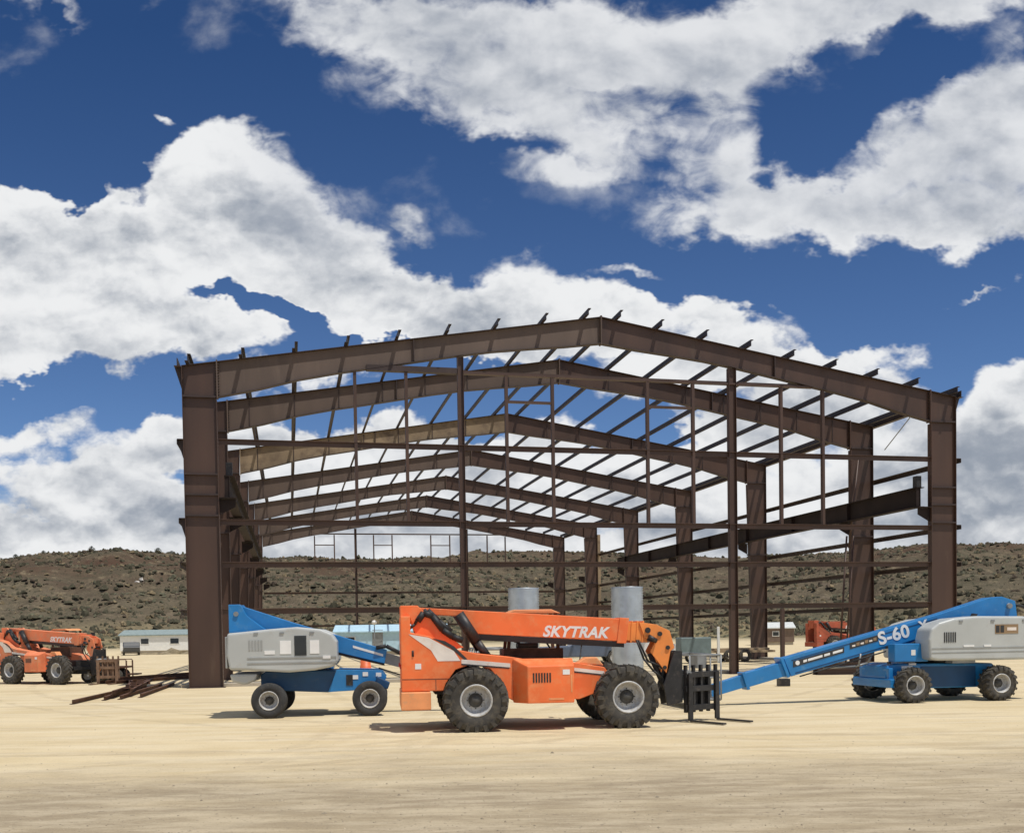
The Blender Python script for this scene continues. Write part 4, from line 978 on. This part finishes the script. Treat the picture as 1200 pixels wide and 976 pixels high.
CP = [(-2.08, 1.16), (-2.14, 1.5), (-2.12, 2.03), (-1.75, 2.06), (-1.1, 2.12), (-.5, 2.16), (.05, 2.10), (.33, 1.98), (.44, 1.80), (.44, 1.34), (.36, 1.20), (-.1, 1.12), (-.7, 1.08), (-1.75, 1.15)]
mb = MB(); mb.prism(CP, -1.08, -.44); mb.prism(CP, .44, 1.08); cv = mb.build('engine_cover', M['cover'], ll, bevel=.06, seg=3)
mb = MB(); mb.box(-2.175, -2.13, -1.04, 1.04, 1.2, 1.95); mb.build('rear_panel', M['cover_dark'], cv, bevel=.02)
mb = MB(); mb.box(-1.66, .42, -1.094, -1.081, 1.42, 1.45); mb.box(-1.66, .42, -1.094, -1.081, 1.30, 1.33)
mb.build('cover_seam', M['cover_dark'], cv)
mb = MB(); mb.box(-.56, -.28, -1.092, -1.081, 1.48, 1.95); mb.build('vent_window', M['glass'], cv)
mb = MB(); mb.box(-.90, -.64, -1.090, -1.081, 1.52, 1.84); mb.box(-.20, .02, -1.090, -1.081, 1.52, 1.84); mb.box(-1.26, -1.02, -1.090, -1.081, 1.52, 1.61); mb.build('decal', M['white'], cv)
mb = MB(); mb.box(.10, .28, -1.098, -1.081, 1.40, 1.47); mb.build('handle', M['white'], cv)
for hx in (-1.5, -.9, -.2): MB().box(hx, hx+.10, -1.10, -1.081, 2.0, 2.04).build('hinge', M['grey'], cv)
for k in range(5): MB().box(-1.62+k*.07, -1.585+k*.07, -1.092, -1.081, 1.62, 1.86).build('vent_slot', M['cover_dark'], cv)
mb = MB(); mb.prism([(-2.1, 1.06), (-2.05, .88), (-1.75, .80), (-1.5, .9), (-1.45, 1.06)], -.95, .95) ; mb.build('counterweight', M['cover'], ll, bevel=.05)
mb = MB()
for s in (-1, 1): mb.prism([(-2.18, 2.04), (-2.18, 2.73), (-1.90, 2.73), (-1.74, 2.45), (-1.42, 2.20), (-1.2, 2.04)], s*.36, s*.26)
mb.box(-2.1, .3, -.25, .25, 1.12, 1.25)
rs_ = mb.build('turntable', M['blue'], ll, bevel=.015)
mb = MB(); mb.prism([(-2.05, 2.70), (-1.88, 2.69), (-.65, 2.27), (.39, 1.95), (1.62, 1.56), (1.55, 1.22), (.30, 1.55), (-.75, 1.85), (-1.9, 2.25)], -.18, .18)
bb = mb.build('boom', M['blue'], ll, bevel=.015)
mb = MB(); k_ = math.atan2(-.32, 1.04); mb.prism([(.78, 1.63), (.78, 1.69), (1.52, 1.46), (1.52, 1.40)], -.187, -.1815); mb.build('decal', M['white'], bb)
mb = MB(); mb.prism([(.30, 1.548), (1.55, 1.218), (1.55, 1.17), (.30, 1.49)], -.15, .15); mb.build('underside_strip', M['wear_shadow'], bb)
mb = MB(); mb.prism([(1.55, 1.50), (1.50, 1.24), (3.7, .60), (3.8, .86)], -.14, .14); mb.build('inner_boom', M['grey'], bb, bevel=.01)
mb = MB(); mb.tube([(1.35, -.22, 1.62), (1.6, -.22, 1.66), (1.9, -.22, 1.50), (2.3, -.22, 1.32)], .05, 8); mb.tube([(1.4, -.16, 1.12), (1.8, -.16, .98), (2.4, -.16, .78)], .02, 6); mb.build('hose_bundle', M['hose'], bb)
mb = MB(); mb.cyl((-2.0, -.4, 2.5), (-2.0, .4, 2.5), .06, .06, 12); mb.build('pivot_pin', M['grey'], bb)
basket(ll, 3.8, .45, 1, M['grey'], 0)

# ------------------------------------------------------------------ corrugated steel pipes standing behind the telehandler
def pipe(x, y, h, label):
    RP = .53
    mb = MB(); prof = []; z = 0
    n = int(h/.042)
    for i in range(n+1): prof.append((RP+.012*math.cos(i*PI), i*h/n))
    inner = [(RP-.035, h), (RP-.035, 0)]
    mb.lathe_z(prof+inner, (0, 0, 0), 40, cap=False)
    o = mb.build('corrugated_pipe', M['galv']); o.location = (x, y, 0); tag(o, label, 'steel pipe', 'upright galvanised pipes'); return o
p1 = pipe(.43, 34.6, 3.46, 'upright galvanised corrugated pipe behind the middle of the orange boom')
p2 = pipe(3.88, 33.6, 3.40, 'upright galvanised corrugated pipe just left of the telehandler boom head, behind the front wheel')

# ------------------------------------------------------------------ steel piled on the ground at the left
def zbar(label, p0, p1, wd, h, name='steel_girt', group='loose steel bars piled on the sand', z=0., lz=None):
    p0 = Vector((p0[0], p0[1], 0)); p1 = Vector((p1[0], p1[1], 0)); L_ = (p1-p0).length; d_ = (p1-p0).normalized()
    mb = MB(); t_ = .012
    mb.box(0, L_, -t_/2, t_/2, 0, h); mb.box(0, L_, t_/2+.001, wd/2, 0, t_); mb.box(0, L_, -wd/2, -t_/2-.001, h-t_, h)
    o = mb.build(name, M['rust']); o.location = (p0.x, p0.y, z); o.rotation_euler = (0, 0, math.atan2(d_.y, d_.x)); tag(o, label, 'steel bar', group); return o
bars = [((-13.2, 30.0), (-14.4, 38.2), 0, 'rusty bar whose end sticks out nearest the camera from the steel pile'),
        ((-12.9, 31.6), (-14.6, 40.0), 0, 'rusty bar lying right of the longest one in the steel pile'),
        ((-12.55, 32.0), (-14.2, 40.6), 0, 'rusty bar on the near right side of the steel pile'),
        ((-12.2, 32.8), (-13.9, 41.2), 0, 'rusty bar nearest the left steel column in the pile'),
        ((-12.95, 32.4), (-14.9, 41.0), .21, 'rusty bar lying on top in the near part of the pile'),
        ((-12.7, 33.3), (-15.1, 42.0), .21, 'second bar of the upper layer of the steel pile'),
        ((-13.6, 35.0), (-16.6, 43.6), 0, 'rusty bar running back into the middle of the steel pile'),
        ((-13.9, 37.0), (-17.3, 45.0), 0, 'rusty bar behind the middle of the steel pile'),
        ((-17.9, 43.3), (-15.4, 50.5), 0, 'rusty bar in the farther bundle, left side'),
        ((-17.5, 43.1), (-14.9, 50.2), 0, 'rusty bar in the middle of the farther bundle'),
        ((-17.0, 43.0), (-14.2, 50.4), 0, 'rusty bar on the right of the farther bundle'),
        ((-17.3, 43.5), (-14.8, 50.9), .21, 'rusty bar lying on top of the farther bundle')]
for p0, p1, z, lb in bars: zbar(lb, p0, p1, .16, .13, z=z*.65+.005)
for i, (x, y, z) in enumerate(((-12.9, 33.6, .28), (-13.3, 35.2, .28), (-13.75, 37.0, .28), (-14.4, 39.5, .14))):
    mb = MB(); mb.prism([(-.16, 0), (.16, 0), (.16, .012), (.012, .012), (.012, .13), (-.012, .13), (-.012, .012), (-.16, .012)], -.12, .12)
    o = mb.build('steel_clip', M['rust']); o.location = (x, y, z); o.rotation_euler = (0, 0, .9+i*.3)
    tag(o, ['upright clip at the near end on top of the steel pile', 'second upright clip along the steel pile', 'third upright clip on the steel pile', 'last upright clip at the back of the steel pile'][i], 'steel clip', 'upright clips on the steel pile')
# wheeled cart with rails behind the left telehandler forks
ct = thing('equipment_cart', 'rusty low equipment cart with small wheels beside the left telehandler', 'cart', (-18.35, 45.6, 0), math.radians(5))
mb = MB(); mb.box(-.9, .9, -.5, .5, .62, .70)
for x in (-.9, -.3, .3, .9):
    for y in (-.48, .48): mb.cyl((x, y, .7), (x, y, 1.0), .02, .02, 6)
for y in (-.48, .48): mb.cyl((-.9, y, 1.0), (.9, y, 1.0), .02, .02, 6); mb.bar((.92, y, .05), (.92, y, .95), .05)
mb.box(.9, 1.35, -.4, .4, .3, .36); mb.build('deck', M['rust'], ct)
for x in (-.75, -.05, .5):
    for s in (-1, 1):
        mb = MB(); mb.lathe_y([(.17, -.07), (.27, -.08), (.29, 0), (.27, .08), (.17, .07)], (0, 0, 0), 24); wo_ = mb.build('wheel', M['tyre'], ct); wo_.location = (x, s*.56, .29)
        mb = MB(); mb.lathe_y([(.18, s*.05), (.1, s*.03), (.001, s*.05)], (0, 0, 0), 16); mb.build('rim', M['rim'], wo_)
MB().box(-.85, .7, -.06, .06, .25, .61).build('axle_beam', M['black'], ct)

# beams stacked on the ground under the right boom
for i, (x, y, z) in enumerate(((12.6, 41.3, 0), (12.5, 41.62, 0), (12.6, 41.45, .24))):
    mb = MB(); mb.box(0, 4.2, -.012, .012, .02, .22); mb.box(0, 4.2, -.1, .1, 0, .018); mb.box(0, 4.2, -.1, .1, .222, .24)
    o = mb.build('steel_beam', M['primer']); o.location = (x, y, z); o.rotation_euler = (0, 0, -.03)
    tag(o, ['near beam on the ground below the right lift boom', 'far beam on the ground below the right lift boom', 'beam lying on top of the stack below the right lift boom'][i], 'steel beam', 'stacked steel beams')
o = MB().box(-.18, .18, -.2, .2, 0, .25).build('timber_block', M['black'], bevel=.01); o.location = (9.15, 33.8, 0); tag(o, 'small dark block on the sand under the thin end of the right boom', 'block')

# ------------------------------------------------------------------ site offices, vehicles and clutter beyond the frame
def mobile_home(x, y, rz, L_, D_, hh, wall, roof, label, wins, door=None, name='mobile_home'):
    t = thing(name, label, 'mobile home' if name == 'mobile_home' else 'site office', (x, y, 0), rz)
    w_ = MB().box(-L_/2, L_/2, -D_/2, D_/2, .35, hh).build('wall', wall, t, bevel=.02)
    mb = MB(); mb.box(-L_/2+.1, L_/2-.1, -D_/2+.1, D_/2-.1, -.1, .345); mb.build('skirting', M['concrete'], t)
    mb = MB(); mb.prism([(-D_/2-.25, hh+.003), (-D_/2-.25, hh+.12), (0, hh+.75), (D_/2+.25, hh+.12), (D_/2+.25, hh+.003)], -L_/2-.15, L_/2+.15, axis='x'); mb.build('roof', roof, t)
    for wx, ww, wz, wh in wins:
        o = MB().box(wx-ww/2, wx+ww/2, -D_/2-.04, -D_/2-.005, wz, wz+wh).build('window', M['siding'], t)
        MB().box(wx-ww/2+.08, wx+ww/2-.08, -D_/2-.055, -D_/2-.042, wz+.08, wz+wh-.08).build('pane', M['glass'], o)
    if door is not None:
        o = MB().box(door-.5, door+.5, -D_/2-.05, -D_/2-.005, .36, 2.4).build('door', M['grey'], t)
        MB().box(door+.3, door+.38, -D_/2-.09, -D_/2-.055, 1.3, 1.38).build('handle', M['black'], o)
    return t
mobile_home(-42.2, 128, .03, 14, 4, 2.25, M['siding'], M['roof'], 'long white mobile home with grey green roof left of the near steel column', [(-3.9, 1.1, 1.15, .8), (-.2, 1.2, 1.15, .8), (2.3, .8, 1.15, .6), (5.2, 1.1, 1.15, .8)])
mobile_home(-11.6, 97, .05, 10.5, 3.5, 2.15, M['siding_blue'], M['siding_blue'], 'pale blue site office behind the left lift boom', [(-3.8, 1.0, 1.0, .8), (3.4, 1.4, 1.1, .7)], door=-1.2, name='site_office')
mobile_home(30.8, 118, -.1, 4.2, 3.5, 1.9, M['brown_wall'], M['roof_pale'], 'small brown cabin with pale roof seen between the right columns', [(0, .8, 1., .6)], name='site_office')
lp = thing('light_mast', 'short light mast with round head standing in front of the pale blue office', 'light mast', (-12.3, 90, 0))
MB().cyl((0, 0, 0), (0, 0, 2.9), .05, .04, 8).build('pole', M['grey'], lp)
mb = MB(); mb.lathe_z([(.05, 0), (.22, .08), (.25, .22), (.14, .34), (.02, .38)], (0, 0, 2.85), 16); mb.build('lamp_head', M['siding'], lp)
def car(x, y, rz, paint, label, pickup=True):
    t = thing('pickup_truck' if pickup else 'parked_car', label, 'pickup truck' if pickup else 'car', (x, y, 0), rz)
    mb = MB()
    if pickup: pr = [(-2.7, .45), (-2.72, 1.05), (-.75, 1.1), (-.62, 1.75), (.55, 1.78), (1.15, 1.15), (2.5, 1.02), (2.68, .8), (2.65, .45), (2.15, .42), (2.0, .75), (1.5, .75), (1.35, .42), (-1.3, .42), (-1.45, .75), (-1.95, .75), (-2.1, .42)]
    else: pr = [(-2.2, .4), (-2.25, .95), (-1.9, 1.05), (-1.5, 1.5), (.3, 1.52), (1.05, 1.0), (2.1, .88), (2.25, .6), (2.2, .35), (1.75, .32), (1.6, .62), (1.1, .62), (.95, .32), (-1.0, .32), (-1.15, .62), (-1.65, .62), (-1.8, .32)]
    mb.prism(pr, -.9, .9); mb.build('body', paint, t, bevel=.07, seg=3)
    mb = MB()
    g = [(-.55, 1.15), (-.5, 1.66), (.5, 1.68), (.98, 1.18)] if pickup else [(-1.6, 1.02), (-1.4, 1.43), (.25, 1.44), (.85, 1.02)]
    mb.prism(g, -.915, -.902); mb.prism(g, .902, .915); mb.build('side_window', M['glass'], t)
    for wx in ((-1.7, 1.75) if pickup else (-1.4, 1.35)):
        for s in (-1, 1):
            mb = MB(); r_ = .38 if pickup else .32
            mb.lathe_y([(r_*.6, -.1), (r_*.95, -.11), (r_, -.06), (r_, .06), (r_*.95, .11), (r_*.6, .1)], (0, 0, 0), 24); wo_ = mb.build('wheel', M['tyre'], t); wo_.location = (wx, s*.82, r_)
            mb = MB(); mb.lathe_y([(r_*.62, s*.09), (r_*.4, s*.05), (.001, s*.08)], (0, 0, 0), 16); mb.build('rim', M['rim'], wo_)
    return t
car(-44.4, 117, 1.95, M['car_dark'], 'dark car parked against the left end of the white mobile home', False)
car(4.2, 60, .1, M['car_blue'], 'slate blue pickup seen through the gap under the orange boom')
car(8.1, 66, .2, M['car_white'], 'white pickup beyond the front wheel of the orange telehandler')
dr = thing('traffic_drum', 'orange traffic drum between the left lift boom and its chassis', 'traffic drum', (-7.6, 52, 0))
MB().lathe_z([(.30, .05), (.29, .35), (.27, .36), (.26, .65), (.24, .66), (.23, .95), (.1, 1.0)], (0, 0, 0), 20).build('drum_body', M['orange_drum'], dr)
MB().lathe_z([(.34, 0), (.34, .06), (.30, .07)], (0, 0, 0), 20).build('base', M['black'], dr)
gn = thing('light_generator', 'teal grey generator trailer behind the forks of the orange telehandler', 'generator', (10.5, 58, 0), .1)
MB().box(-.9, .9, -.6, .6, .5, 1.5).build('housing', mat('teal_grey', (.16, .21, .21), .5), gn, bevel=.06)
for s in (-1, 1):
    MB().lathe_y([(.15, -.08), (.29, -.09), (.3, 0), (.29, .09), (.15, .08)], (0, s*.7, .3), 20).build('wheel', M['tyre'], gn)
MB().bar((.9, 0, .5), (2.0, 0, .4), .08).build('drawbar', M['black'], gn)
lum = thing('flatbed_trailer', 'low pale flatbed trailer loaded with timber between the middle columns', 'trailer', (13.3, 60, 0), .03)
MB().box(-2.2, 2.2, -1., 1., .55, .68).build('deck', M['wood'], lum)
for x in (-.5, .4):
    for s in (-1, 1): MB().lathe_y([(.2, -.1), (.36, -.11), (.38, 0), (.36, .11), (.2, .1)], (x, s*.95, .38), 20).build('wheel', M['tyre'], lum)
ps = MB().box(-.07, .07, -.07, .07, 0, 2.1).build('marker_post', M['siding']); ps.location = (12.0, 58.2, 0); tag(ps, 'single white marker post standing in front of the flatbed trailer', 'post')
for i in range(3):
    o = MB().box(-2, 2, -.15, .15, 0, .12).build('timber_plank', M['wood']); o.location = (13.3, 59.6+.36*i, .685); o.rotation_euler = (0, 0, .03)
    tag(o, ['nearest plank on the flatbed trailer', 'middle plank on the flatbed trailer', 'farthest plank on the flatbed trailer'][i], 'plank', 'planks on the flatbed trailer')
# spoil heap beside the mobile home
mb = MB()
for i in range(7): blob(mb, i*1.6-5, rnd.uniform(-1, 1), -.3, 1.9, rnd.uniform(.7, 1.1), .2)
o = mb.build('dirt_mound', mat('loose_dirt', (.26, .21, .13), 1, 0, .2), split=False); o.location = (-37.5, 119, 0); tag(o, 'low dirt mound in front of the white mobile home', 'dirt mound')

# ------------------------------------------------------------------ output
sc.render.engine = 'CYCLES'
sc.cycles.use_denoising = True
sc.cycles.max_bounces = 6; sc.cycles.diffuse_bounces = 3
sc.view_settings.view_transform = 'Standard'; sc.view_settings.look = 'None'; sc.view_settings.exposure = 0; sc.view_settings.gamma = 1
sc.view_settings.use_curve_mapping = False
